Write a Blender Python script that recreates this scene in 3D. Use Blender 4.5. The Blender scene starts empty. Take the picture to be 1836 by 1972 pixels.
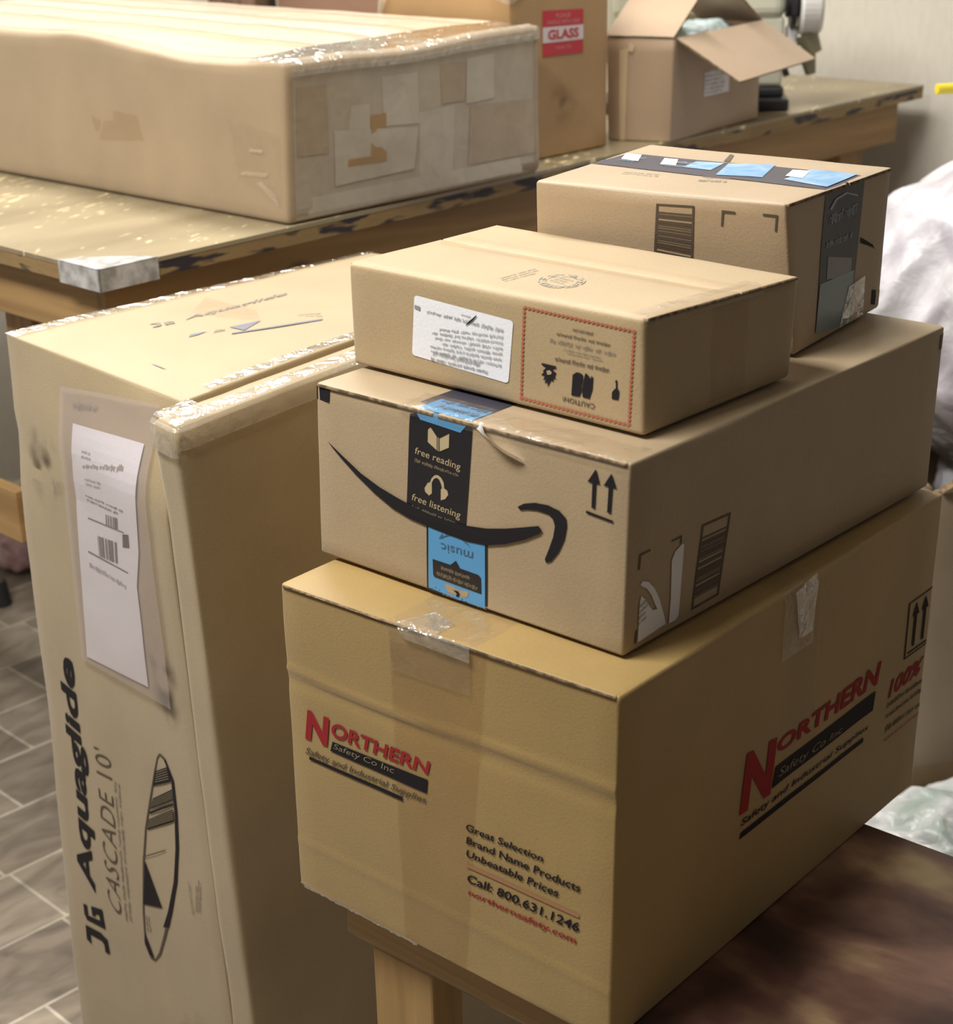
import bpy, bmesh, math, random
from mathutils import Vector, Matrix, noise
from mathutils.geometry import tessellate_polygon
random.seed(7)
S = bpy.context.scene
COL = S.collection

CAM = {'f': 3265.25131, 'pitch': 0.40034, 'roll': -0.03793, 'cy': 1074.71445, 'cx': 798.96149}
HEX = {'N': [[0.1523, 1.181, 0.536], [-0.1285, 1.4477, 0.536], [0.2531, 1.8562, 0.536], [0.5308, 1.5934, 0.536], [0.1574, 1.1856, 0.8729], [-0.1252, 1.4381, 0.8719], [0.2531, 1.8562, 0.8726], [0.5376, 1.5977, 0.8729]], 'A': [[0.1681, 1.2496, 0.8756], [-0.0893, 1.4972, 0.8756], [0.2697, 1.8633, 0.8756], [0.5249, 1.6118, 0.8756], [0.1721, 1.2481, 1.045], [-0.085, 1.5002, 1.0449], [0.2697, 1.8633, 1.0448], [0.5282, 1.6092, 1.0445]], 'W': [[0.1893, 1.3013, 1.0478], [-0.0514, 1.5446, 1.0478], [0.0992, 1.6953, 1.0478], [0.34, 1.4485, 1.0478], [0.1887, 1.3066, 1.1453], [-0.0519, 1.5485, 1.1435], [0.0969, 1.6926, 1.143], [0.3411, 1.4396, 1.1424]], 'T': [[0.3591, 1.5164, 1.0478], [0.1328, 1.6666, 1.0478], [0.2672, 1.8398, 1.0478], [0.4791, 1.673, 1.0478], [0.3413, 1.5038, 1.191], [0.1315, 1.6657, 1.1899], [0.2704, 1.8422, 1.1914], [0.4819, 1.6711, 1.1894]], 'L': [[-0.162, 2.4047, 1.0014], [-0.9929, 3.248, 1.0014], [-0.5913, 3.6225, 1.0014], [0.2247, 2.7397, 1.0014], [-0.1532, 2.3836, 1.2308], [-0.9573, 3.2804, 1.2402], [-0.5913, 3.6225, 1.2332], [0.227, 2.7413, 1.2317]], 'O': [[0.4704, 2.9839, 1.0014], [0.3672, 3.0339, 1.0014], [0.5689, 3.3, 1.0014], [0.6701, 3.2142, 1.0014], [0.4707, 2.9676, 1.1767], [0.3654, 3.047, 1.1752], [0.5689, 3.3, 1.176], [0.6707, 3.2185, 1.176]], 'Q': [[-0.1983, 1.6057, 0.0], [-0.4837, 1.909, 0.0], [-0.0426, 2.2608, 0.0], [0.2107, 1.9512, 0.0], [-0.2288, 1.5869, 0.9833], [-0.4641, 1.9082, 0.9944], [-0.0476, 2.251, 0.9955], [0.1818, 1.9614, 1.0203]]}
UV = {
 'nf_N': [(0.0546, 0.525), (0.1334, 0.5303), (0.1464, 0.6271), (0.0688, 0.625)],
 'nf_O': [(0.1468, 0.5707), (0.4692, 0.5801), (0.4784, 0.6219), (0.157, 0.6212)],
 'nf_bar': [(0.1439, 0.5209), (0.4644, 0.5205), (0.4688, 0.564), (0.1532, 0.5548)],
 'nf_bart': [(0.1554, 0.5288), (0.3616, 0.5325), (0.3625, 0.559), (0.1585, 0.5519)],
 'nf_tag': [(0.051, 0.4704), (0.4601, 0.4815), (0.4641, 0.5074), (0.0567, 0.4984)],
 'nf_und': [(0.0656, 0.4607), (0.3862, 0.4626), (0.3866, 0.476), (0.0663, 0.4713)],
 'nf_t1': [(0.5833, 0.4569), (0.806, 0.4609), (0.8087, 0.4823), (0.5836, 0.4795)],
 'nf_t2': [(0.5827, 0.4165), (0.9097, 0.4189), (0.9107, 0.4438), (0.583, 0.4392)],
 'nf_t3': [(0.5821, 0.3757), (0.8498, 0.3765), (0.8523, 0.4012), (0.584, 0.3977)],
 'nf_ln': [(0.5816, 0.3429), (0.9082, 0.3438), (0.9094, 0.3538), (0.5817, 0.3527)],
 'nf_t4': [(0.5841, 0.2964), (0.9089, 0.3003), (0.9112, 0.3297), (0.5861, 0.3237)],
 'nf_t5': [(0.5867, 0.253), (0.9011, 0.2567), (0.9049, 0.2825), (0.587, 0.2747)],
 'nf_tape': [(0.3761, -0.0418), (0.5726, -0.0399), (0.6443, 0.9878), (0.3575, 0.9984)],
 'nf_tape2': [(0.3662, -0.0202), (0.5727, -0.031), (0.5605, 0.5059), (0.3576, 0.5162)],
 'nr_N': [(0.3453, 0.4073), (0.4434, 0.398), (0.4554, 0.5658), (0.359, 0.5857)],
 'nr_O': [(0.4562, 0.5111), (0.8051, 0.4907), (0.8162, 0.565), (0.4593, 0.5566)],
 'nr_bar': [(0.447, 0.4114), (0.7986, 0.4092), (0.8034, 0.4713), (0.4557, 0.4729)],
 'nr_bart': [(0.4659, 0.423), (0.6819, 0.4128), (0.6866, 0.4399), (0.4698, 0.459)],
 'nr_tag': [(0.3512, 0.3607), (0.7858, 0.3488), (0.7896, 0.3704), (0.3527, 0.3886)],
 'nr_und': [(0.3501, 0.328), (0.7735, 0.3192), (0.7734, 0.3346), (0.354, 0.3469)],
 'nr_100': [(0.8574, 0.4069), (0.9826, 0.4146), (0.9924, 0.4686), (0.857, 0.4663)],
 'nr_l1': [(0.8531, 0.3748), (0.9967, 0.3694), (0.9983, 0.3899), (0.8574, 0.3929)],
 'nr_l2': [(0.8557, 0.3378), (0.9948, 0.3382), (0.9941, 0.3567), (0.8573, 0.3522)],
 'nr_l3': [(0.8588, 0.2895), (0.9944, 0.2877), (0.9965, 0.3044), (0.8601, 0.3134)],
 'nr_l4': [(0.8566, 0.2589), (0.9961, 0.2609), (0.9986, 0.268), (0.8589, 0.2673)],
 'nr_arrow': [(0.9056, 0.5071), (1.0042, 0.507), (1.0041, 0.6982), (0.9052, 0.6953)],
 'nr_tape': [(0.4679, 0.5567), (0.5765, 0.5365), (0.5638, 0.977), (0.4699, 0.9997)],
 'af_smile': [(0.0429, 0.6821), (0.0965, 0.622), (0.1627, 0.553), (0.2284, 0.5058), (0.2868, 0.477), (0.3381, 0.4558), (0.4013, 0.4361), (0.4573, 0.434), (0.5125, 0.4359), (0.5846, 0.4563), (0.6433, 0.4869), (0.7007, 0.5247), (0.7459, 0.556), (0.7556, 0.5387), (0.7492, 0.5157), (0.7014, 0.456), (0.6439, 0.4023), (0.585, 0.3637), (0.5248, 0.3518), (0.4573, 0.357), (0.3885, 0.3675), (0.3312, 0.3795), (0.2732, 0.4076), (0.2081, 0.4645), (0.1424, 0.5381), (0.0894, 0.6083), (0.0496, 0.6692)],
 'af_head': [(0.6798, 0.6219), (0.6995, 0.6493), (0.7333, 0.671), (0.7723, 0.6779), (0.8057, 0.6659), (0.8253, 0.6376), (0.8276, 0.5956), (0.8216, 0.5248), (0.8061, 0.4483), (0.7846, 0.3874), (0.7696, 0.3693), (0.7649, 0.3865), (0.7754, 0.4415), (0.7884, 0.5169), (0.7931, 0.5776), (0.7871, 0.6132), (0.773, 0.6301), (0.7393, 0.6324), (0.7112, 0.6231), (0.6885, 0.6087)],
 'af_black': [(0.3173, 0.4141), (0.5156, 0.4081), (0.5383, 0.9688), (0.3353, 1.0005)],
 'af_blue': [(0.387, 0.0138), (0.5879, -0.0054), (0.5861, 0.3744), (0.386, 0.3807)],
 'af_bluein': [(0.3934, 0.0175), (0.5806, 0.0007), (0.579, 0.3706), (0.3936, 0.3805)],
 'af_sq': [(-0.002, 0.9034), (0.0486, 0.9012), (0.0521, 0.9767), (-0.0024, 0.9778)],
 'af_ar1': [(0.9062, 0.9308), (0.9181, 0.8579), (0.9076, 0.8575), (0.9064, 0.729), (0.8968, 0.7298), (0.8976, 0.8564), (0.8838, 0.8554)],
 'af_ar2': [(0.9496, 0.9282), (0.9641, 0.8598), (0.9532, 0.8591), (0.9508, 0.727), (0.9408, 0.7276), (0.9428, 0.8587), (0.9287, 0.8574)],
 'af_arb': [(0.8827, 0.7076), (0.9588, 0.6937), (0.958, 0.6821), (0.8819, 0.694)],
 'af_tail': [(0.5412, 0.9893), (0.5823, 0.9397), (0.6346, 0.8957), (0.6974, 0.8689), (0.6915, 0.8881), (0.6458, 0.9295), (0.5995, 0.976), (0.5587, 1.0063)],
 'af_toptape': [(0.3602, 0.991), (0.9654, 0.963), (0.9841, 1.0441), (0.342, 1.0671)],
 'af_bk1': [(0.4044, 0.9167), (0.4237, 0.8764), (0.4235, 0.802), (0.3944, 0.8341), (0.3959, 0.9014)],
 'af_bk2': [(0.4333, 0.8689), (0.4645, 0.9078), (0.4628, 0.8333), (0.4332, 0.8004)],
 'af_bk3': [(0.4256, 0.8753), (0.4309, 0.8706), (0.4307, 0.7974), (0.4254, 0.8009)],
 'af_fr': [(0.3484, 0.7403), (0.4979, 0.7146), (0.5014, 0.7671), (0.3536, 0.7884)],
 'af_frs': [(0.3481, 0.7031), (0.4967, 0.6866), (0.4984, 0.705), (0.3508, 0.7255)],
 'af_hp1': [(0.3997, 0.6165), (0.4059, 0.6415), (0.4158, 0.6621), (0.4268, 0.6673), (0.4377, 0.6566), (0.445, 0.6362), (0.4469, 0.6053), (0.44, 0.598), (0.4364, 0.6242), (0.4304, 0.6451), (0.4219, 0.651), (0.4133, 0.641), (0.4059, 0.6175)],
 'af_hp2': [(0.381, 0.5734), (0.3923, 0.609), (0.4059, 0.6195), (0.4056, 0.5572), (0.3962, 0.5397), (0.3834, 0.5544)],
 'af_hp3': [(0.4356, 0.5959), (0.4449, 0.6063), (0.457, 0.5963), (0.4599, 0.5758), (0.4497, 0.5468), (0.435, 0.5331)],
 'af_fl': [(0.3342, 0.4754), (0.4969, 0.4504), (0.5016, 0.5028), (0.3408, 0.5255)],
 'af_fls': [(0.3314, 0.4371), (0.5053, 0.4166), (0.5077, 0.4359), (0.3359, 0.4598)],
 'af_call': [(0.4084, 0.1904), (0.4675, 0.1891), (0.4856, 0.2228), (0.4997, 0.1868), (0.5592, 0.1833), (0.5671, 0.171), (0.5694, 0.0815), (0.4143, 0.091), (0.4102, 0.1024)],
 'af_music': [(0.5421, 0.3023), (0.4352, 0.2982), (0.4372, 0.2537), (0.5393, 0.2508)],
 'af_mus': [(0.4414, 0.3283), (0.4595, 0.348), (0.4796, 0.3569), (0.5015, 0.3519), (0.5233, 0.3337), (0.5352, 0.3201), (0.5213, 0.3426), (0.4995, 0.3592), (0.4756, 0.3615), (0.4555, 0.3509), (0.4414, 0.3367), (0.4404, 0.353), (0.4292, 0.3168), (0.4474, 0.3299)],
 'af_cl1': [(0.5316, 0.1609), (0.437, 0.1688), (0.4349, 0.1437), (0.5317, 0.1374)],
 'af_cl2': [(0.5575, 0.1184), (0.4206, 0.1323), (0.4195, 0.1077), (0.5556, 0.0937)],
 'af_bx': [(0.4471, 0.0719), (0.4755, 0.0746), (0.4877, 0.0611), (0.5278, 0.0708), (0.5239, 0.0379), (0.4958, -0.0061), (0.4755, -0.0043), (0.4592, 0.0309)],
 'af_q': [(0.4776, 0.0518), (0.4937, 0.0544), (0.4998, 0.0408), (0.4937, 0.0202), (0.4857, 0.0223), (0.4897, 0.0349), (0.4857, 0.0428)],
 'ar_m1': [(0.0294, 0.4348), (0.0315, 0.5121), (0.0607, 0.512), (0.0614, 0.5019), (0.0366, 0.5015), (0.0353, 0.4288)],
 'ar_m2': [(0.118, 0.4932), (0.1178, 0.5019), (0.1463, 0.5029), (0.1465, 0.4582), (0.1419, 0.4626), (0.1418, 0.4936)],
 'ar_m3': [(0.0275, 0.0404), (0.0299, 0.1105), (0.0349, 0.109), (0.0329, 0.0404)],
 'ar_l1': [(0.0364, 0.0404), (0.0368, 0.2393), (0.0406, 0.2856), (0.0532, 0.2531), (0.0643, 0.2064), (0.0752, 0.1715), (0.0832, 0.1708), (0.0958, 0.1535), (0.1084, 0.1004), (0.1126, 0.058)],
 'ar_l2': [(0.0372, 0.3467), (0.0428, 0.3622), (0.059, 0.3418), (0.0761, 0.2914), (0.0899, 0.2266), (0.0971, 0.1797), (0.1097, 0.0911), (0.0967, 0.1209), (0.0805, 0.1971), (0.069, 0.26), (0.0559, 0.3084), (0.0434, 0.3327)],
 'ar_l3': [(0.1215, 0.0504), (0.1236, 0.1836), (0.1208, 0.394), (0.1289, 0.4326), (0.1486, 0.4581), (0.1531, 0.4441), (0.1523, 0.3316), (0.1484, 0.0736), (0.1456, 0.0605), (0.1376, 0.049)],
 'ar_bc': [(0.1859, 0.0519), (0.2659, 0.0556), (0.2863, 0.4961), (0.2023, 0.5046)],
 'ar_sq': [(0.9858, 0.8621), (1.0023, 0.8633), (1.0033, 0.958), (0.9852, 0.9515)],
 'wf_lab': [(0.2353, 0.2361), (0.5756, 0.1833), (0.5982, 0.7609), (0.2521, 0.8137)],
 'wf_r1': [(0.563, 0.6336), (0.291, 0.6637), (0.2915, 0.6979), (0.5675, 0.674)],
 'wf_r0': [(0.4536, 0.7051), (0.419, 0.7143), (0.4203, 0.7316), (0.4538, 0.7273)],
 'wf_rows': [(0.5651, 0.6347), (0.2961, 0.5586), (0.2875, 0.3018), (0.5538, 0.316)],
 'wf_b1': [(0.5087, 0.2603), (0.2983, 0.2622), (0.2966, 0.2266), (0.5062, 0.2253)],
 'wf_b2': [(0.4814, 0.316), (0.32, 0.3325), (0.3124, 0.2821), (0.4788, 0.2753)],
 'wf_tick': [(0.4734, 0.7459), (0.4755, 0.7387), (0.4621, 0.6931), (0.4487, 0.6583), (0.4375, 0.6301), (0.4365, 0.6351), (0.4467, 0.6738), (0.4601, 0.7086)],
 'wf_mk': [(0.2729, 0.6769), (0.2523, 0.6889), (0.2529, 0.7234), (0.2735, 0.7169)],
 'wf_frame': [(0.6119, 0.0654), (0.9603, 0.0603), (0.9763, 0.8896), (0.6305, 0.9142)],
 'wf_p1': [(0.8486, 0.7685), (0.7871, 0.7754), (0.786, 0.8067), (0.851, 0.8045)],
 'wf_p2': [(0.8997, 0.7064), (0.7346, 0.7107), (0.7347, 0.7431), (0.9009, 0.7385)],
 'wf_p3': [(0.9154, 0.6309), (0.7089, 0.6378), (0.7103, 0.6776), (0.9177, 0.6668)],
 'wf_p4': [(0.8837, 0.558), (0.741, 0.5622), (0.7461, 0.6106), (0.8701, 0.6069)],
 'wf_p5': [(0.895, 0.4824), (0.7286, 0.4831), (0.7288, 0.5257), (0.8984, 0.529)],
 'wf_caut': [(0.8543, 0.1861), (0.7525, 0.1896), (0.7535, 0.144), (0.8519, 0.1389)],
 'wf_fl': [(0.687, 0.4414), (0.7344, 0.4409), (0.7331, 0.4204), (0.7209, 0.4096), (0.7281, 0.3911), (0.7341, 0.3817), (0.7291, 0.3523), (0.7326, 0.3216), (0.7254, 0.3302), (0.7228, 0.2956), (0.7167, 0.3049), (0.7054, 0.238), (0.7056, 0.2846), (0.6957, 0.2616), (0.7009, 0.308), (0.6909, 0.2884), (0.6973, 0.3322), (0.685, 0.3311), (0.6938, 0.3631), (0.6915, 0.3748), (0.7014, 0.4074), (0.6881, 0.4256)],
 'wf_flc': [(0.7037, 0.3825), (0.7136, 0.3952), (0.7208, 0.3799), (0.7182, 0.3586), (0.706, 0.3476)],
 'wf_gl1': [(0.7857, 0.3977), (0.7976, 0.4279), (0.8094, 0.4288), (0.8175, 0.4178), (0.8174, 0.3692), (0.8125, 0.3142), (0.8136, 0.2759), (0.8063, 0.2189), (0.7921, 0.216), (0.7807, 0.2149)],
 'wf_gl2': [(0.8222, 0.4046), (0.8258, 0.4391), (0.8327, 0.4274), (0.8374, 0.4142), (0.842, 0.3978), (0.8432, 0.4243), (0.849, 0.4151), (0.8464, 0.3104), (0.8369, 0.2198), (0.8158, 0.222), (0.8148, 0.2962)],
 'wf_bt': [(0.905, 0.2655), (0.9062, 0.3271), (0.9141, 0.3579), (0.9175, 0.3633), (0.918, 0.4145), (0.9153, 0.4159), (0.9187, 0.4403), (0.9221, 0.4361), (0.9221, 0.3662), (0.9266, 0.3565), (0.9277, 0.3349), (0.9247, 0.2692)],
 'wt_seal': [(0.5295, 0.2136), (0.6703, 0.1536), (0.6562, 0.3979), (0.5294, 0.419)],
 'wt_band': [(0.4968, 0.1386), (0.5007, 0.365), (0.4482, 0.4237), (0.452, 0.1734)],
 'wt_gl': [(0.3282, 0.5595), (0.4065, 0.5634), (0.3966, 0.5995), (0.313, 0.6057)],
 'wr_tape': [(0.3174, -0.0012), (0.6002, -0.0064), (0.5731, 0.9987), (0.3628, 0.9886)],
 'tf_bc': [(0.4871, 0.5504), (0.6383, 0.5156), (0.657, 0.9342), (0.5077, 0.9256)],
 'tf_m1': [(0.7551, 0.8173), (0.7614, 0.9229), (0.8123, 0.9219), (0.8119, 0.906), (0.7692, 0.9051), (0.7624, 0.8186)],
 'tf_m2': [(0.915, 0.9266), (0.9703, 0.9249), (0.9618, 0.8172), (0.9547, 0.8175), (0.9609, 0.9092), (0.9146, 0.9108)],
 'tt_tape': [(-0.048, 0.4543), (0.9951, 0.3633), (1.0006, 0.7427), (-0.0026, 0.7395)],
 'tr_tape': [(0.2326, 0.0803), (0.6388, 0.0031), (0.7272, 0.99), (0.3583, 0.9961)],
 'tr_tapelo': [(0.2288, 0.0721), (0.6412, 0.0103), (0.6498, 0.3804), (0.2847, 0.3911)],
 'tr_arc': [(0.3872, 0.8641), (0.4406, 0.9218), (0.5428, 0.9394), (0.653, 0.8963), (0.6638, 0.8787), (0.5525, 0.925), (0.4581, 0.9081), (0.4087, 0.8541)],
 'tr_t1': [(0.3851, 0.756), (0.6651, 0.7678), (0.6632, 0.8374), (0.3922, 0.8274)],
 'tr_t2': [(0.3522, 0.6105), (0.6214, 0.6103), (0.6275, 0.6548), (0.3606, 0.6533)],
 'tr_pk': [(0.3546, 0.4056), (0.4506, 0.3802), (0.6195, 0.377), (0.6224, 0.4715), (0.371, 0.5528)],
 'tr_sq': [(0.8904, 0.0603), (1.0085, 0.0173), (1.02, 0.134), (0.8883, 0.1645)],
 'tr_tip': [(0.7115, 0.5888), (0.8552, 0.4974), (0.8844, 0.4544), (0.8578, 0.4779), (0.7155, 0.5488)],
 'tt_w1': [(0.0684, 0.5868), (0.15, 0.5715), (0.0955, 0.7159), (0.0247, 0.7159)],
 'tt_w2': [(0.2496, 0.562), (0.315, 0.5642), (0.262, 0.6979), (0.2048, 0.6954)],
 'tt_w3': [(0.7649, 0.5523), (0.8362, 0.5415), (0.7958, 0.7094), (0.7336, 0.6984)],
 'tt_b1': [(0.5337, 0.4475), (0.7065, 0.4779), (0.6329, 0.7747), (0.4669, 0.7152)],
 'tt_b2': [(0.7869, 0.4838), (0.9802, 0.4123), (0.964, 0.7473), (0.7833, 0.7571)],
 'tt_b3': [(0.3532, 0.544), (0.473, 0.536), (0.45, 0.7157), (0.3393, 0.702)],
 'tt_tx': [(0.2178, 0.2843), (0.3867, 0.2913), (0.3671, 0.3606), (0.1997, 0.3493)],
 'tt_rc': [(0.5438, 0.253), (0.6722, 0.2779), (0.6215, 0.4363), (0.4982, 0.4255)],
 'tt_mk': [(0.4231, 0.766), (0.4505, 0.7608), (0.3984, 0.9196), (0.3747, 0.9386)],
 'lr_p1': [(0.1734, 0.1898), (0.4675, 0.2045), (0.4835, 0.4682), (0.172, 0.5374)],
 'lr_p2': [(0.2146, 0.3511), (0.3033, 0.3454), (0.3038, 0.6621), (0.2352, 0.6702)],
 'lr_brown': [(0.2205, 0.3002), (0.3628, 0.2881), (0.3627, 0.5912), (0.3062, 0.5908), (0.3032, 0.3366), (0.221, 0.3404)],
 'lr_p3': [(0.3551, 0.5111), (0.4905, 0.4885), (0.4864, 0.8213), (0.3519, 0.8227)],
 'lr_p4': [(0.6767, 0.5594), (0.7958, 0.5666), (0.8001, 0.8554), (0.6815, 0.8504)],
 'lr_p5': [(0.5779, 0.5866), (0.6732, 0.5829), (0.6779, 0.8345), (0.5761, 0.8429)],
 'lr_p6': [(0.6857, 0.1575), (0.9981, 0.153), (0.9974, 0.5061), (0.6945, 0.5432)],
 'lr_p7': [(0.4875, 0.119), (0.6209, 0.1094), (0.6306, 0.5721), (0.4911, 0.555)],
 'lr_p8': [(0.0049, 0.0196), (0.9984, 0.0341), (0.9981, 0.1411), (0.0072, 0.1484)],
 'lr_p9': [(0.0401, 0.4166), (0.1508, 0.4036), (0.1444, 0.8229), (0.0411, 0.829)],
 'lr_top': [(-0.009, 0.9567), (0.9964, 0.9635), (0.9963, 1.0036), (-0.0082, 0.9979)],
 'lf_pat1': [(0.6183, 0.3474), (0.7183, 0.3866), (0.7052, 0.5443), (0.6513, 0.5561), (0.6531, 0.4882), (0.6308, 0.4787)],
 'lf_pat2': [(0.6102, 0.4068), (0.6164, 0.4037), (0.6247, 0.4704), (0.6002, 0.5061)],
 'lf_tape': [(0.9093, 0.2469), (0.9895, 0.1084), (0.9905, 0.5516), (0.8942, 0.6179)],
 'lf_cr1': [(0.915, 0.2764), (0.9632, 0.2841), (0.9688, 0.3133), (0.9242, 0.3022)],
 'lf_cr2': [(0.9325, 0.4292), (0.9575, 0.4301), (0.9595, 0.4524), (0.9363, 0.4503)],
 'lf_cr3': [(0.9451, 0.2433), (0.9861, 0.1118), (0.9816, 0.188), (0.9558, 0.2487)],
 'or_lab': [(0.3444, 0.3691), (0.6273, 0.3623), (0.6278, 0.6009), (0.3499, 0.6228)],
 'of_seam': [(0.1993, -0.0101), (0.2806, -0.0081), (0.3311, 0.8962), (0.1992, 0.8755)],
 'of_tab': [(0.3359, 0.8731), (0.4119, 0.8651), (0.4408, 0.9348), (0.3502, 0.9471)],
 'qf_aq': [(0.2294, 0.2732), (0.2471, 0.617), (0.1245, 0.6001), (0.0972, 0.2566)],
 'qf_jg': [(0.2362, 0.1813), (0.2265, 0.2565), (0.1081, 0.2358), (0.1039, 0.1725)],
 'qf_ca': [(0.3414, 0.263), (0.3844, 0.5167), (0.2874, 0.5024), (0.2682, 0.2688)],
 'qf_sm': [(0.4069, 0.2695), (0.4301, 0.5049), (0.3889, 0.4982), (0.3586, 0.261)],
 'qf_bo': [(0.6709, 0.5589), (0.6951, 0.5577), (0.7246, 0.5375), (0.7245, 0.4878), (0.7085, 0.4358), (0.6746, 0.381), (0.6237, 0.3234), (0.5786, 0.2815), (0.5329, 0.2442), (0.498, 0.227), (0.4731, 0.2262), (0.4524, 0.2444), (0.4655, 0.2958), (0.4985, 0.3756), (0.5337, 0.4312), (0.5754, 0.4756), (0.6251, 0.5264), (0.6521, 0.5508)],
 'qf_bi': [(0.6693, 0.5556), (0.6892, 0.5538), (0.7154, 0.5348), (0.7107, 0.4855), (0.6926, 0.4332), (0.6597, 0.3785), (0.6098, 0.321), (0.5671, 0.2819), (0.5263, 0.2467), (0.4975, 0.2299), (0.48, 0.2304), (0.4617, 0.2473), (0.4742, 0.2973), (0.5072, 0.377), (0.5424, 0.4327), (0.5841, 0.4771), (0.6327, 0.5276), (0.6548, 0.5482)],
 'qf_rim': [(0.6925, 0.5523), (0.7166, 0.5312), (0.7139, 0.4861), (0.6958, 0.4337), (0.6586, 0.3783), (0.6103, 0.326), (0.5705, 0.2946), (0.6028, 0.3008), (0.6338, 0.3301), (0.6788, 0.3818), (0.7117, 0.4364), (0.7277, 0.4884), (0.7304, 0.5335), (0.6998, 0.5572)],
 'qf_d1': [(0.6306, 0.5272), (0.7077, 0.5473), (0.7152, 0.5285), (0.6091, 0.5037)],
 'qf_d2': [(0.5997, 0.4846), (0.7174, 0.5189), (0.7136, 0.5034), (0.5722, 0.4651)],
 'qf_d3': [(0.5599, 0.4481), (0.7059, 0.4897), (0.7019, 0.4717), (0.5454, 0.4307)],
 'qf_d4': [(0.5735, 0.4616), (0.7116, 0.4993), (0.7096, 0.4953), (0.5682, 0.457)],
 'qf_tri': [(0.5118, 0.3803), (0.5806, 0.3252), (0.4743, 0.3096)],
 'qf_ln': [(0.5006, 0.3839), (0.6375, 0.4206), (0.6365, 0.4188), (0.502, 0.3826)],
 'qf_tip': [(0.4637, 0.2636), (0.4953, 0.2314), (0.4677, 0.2313), (0.4528, 0.2494)],
 'qf_bt': [(0.5061, 0.2735), (0.5043, 0.3001), (0.4773, 0.2954), (0.4791, 0.2687)],
 'qf_side': [(0.7983, 0.3648), (0.8235, 0.4151), (0.7869, 0.4088), (0.767, 0.3593)],
 'qf_b3': [(0.7598, 0.3545), (0.756, 0.4048), (0.7402, 0.4021), (0.744, 0.3517)],
 'qf_pouch': [(0.292, 0.6239), (0.7877, 0.6369), (0.7981, 0.9903), (0.3176, 0.9658)],
 'qf_paper': [(0.3127, 0.6293), (0.6592, 0.6439), (0.6677, 0.7232), (0.668, 0.7719), (0.705, 0.8174), (0.7231, 0.876), (0.7445, 0.9433), (0.3803, 0.9293)],
 'qf_hd': [(0.3763, 0.9462), (0.4996, 0.9547), (0.5026, 0.9608), (0.3778, 0.9535)],
 'qf_bl': [(0.6142, 0.811), (0.6534, 0.8156), (0.6578, 0.8319), (0.6224, 0.8279)],
 'qf_bc1': [(0.5281, 0.8257), (0.5969, 0.8299), (0.6039, 0.8445), (0.5351, 0.8403)],
 'qf_bc2': [(0.4661, 0.7806), (0.58, 0.7859), (0.5887, 0.813), (0.4692, 0.806)],
 'qf_l1': [(0.4221, 0.8209), (0.6325, 0.8305), (0.6331, 0.8317), (0.423, 0.8226)],
 'qf_l2': [(0.4011, 0.7768), (0.626, 0.7809), (0.6269, 0.7826), (0.4021, 0.7788)],
 'qf_pt1': [(0.4286, 0.8918), (0.4847, 0.895), (0.4906, 0.9073), (0.4332, 0.9052)],
 'qf_pt2': [(0.4337, 0.8833), (0.6778, 0.9058), (0.6826, 0.9155), (0.4361, 0.8882)],
 'qf_pt3': [(0.4415, 0.8614), (0.5804, 0.8695), (0.5815, 0.881), (0.4376, 0.8723)],
 'qf_pt4': [(0.4321, 0.8417), (0.6496, 0.8476), (0.6555, 0.8597), (0.4276, 0.8514)],
 'qf_pt5': [(0.401, 0.7575), (0.6063, 0.7584), (0.6098, 0.7656), (0.3996, 0.7641)],
 'qf_scuff': [(-0.0734, 0.8507), (0.0471, 0.8544), (0.0521, 0.8652), (-0.0642, 0.8596)],
 'qf_scf2': [(0.1491, 0.8334), (0.3004, 0.8371), (0.3064, 0.8602), (0.1661, 0.8482)],
 'qt_jg': [(0.2901, 0.2509), (0.3041, 0.308), (0.2789, 0.3107), (0.2459, 0.2577)],
 'qt_aq': [(0.3029, 0.3313), (0.3273, 0.5942), (0.2848, 0.6094), (0.2659, 0.3389)],
 'qt_tri': [(0.4718, 0.3667), (0.4945, 0.4386), (0.54, 0.373)],
 'qt_ln': [(0.5403, 0.3409), (0.6572, 0.5199), (0.6453, 0.5272), (0.5311, 0.3452)],
 'qt_tip': [(0.4598, 0.2655), (0.4423, 0.2782), (0.4559, 0.319), (0.4631, 0.2879)],
 'qt_m': [(0.4835, 0.3188), (0.4986, 0.3432), (0.4771, 0.3555), (0.4602, 0.3387)],
 'qt_n': [(0.5482, 0.5029), (0.6407, 0.53), (0.593, 0.5593), (0.5395, 0.5194)],
 'qt_tape': [(0.2434, 0.3694), (0.4981, 0.4354), (0.3883, 0.4773), (0.1119, 0.4679)],
 'qt_dash': [(0.5771, 0.0985), (0.6364, 0.0976), (0.651, 0.1012), (0.5951, 0.1012)],
 'q_recess': [(0.8743, 0.0729), (0.8972, -0.0174), (0.8786, 0.0629), (0.8935, 0.3645), (0.4582, 0.1576), (0.2844, 0.0205)],
}


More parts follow.
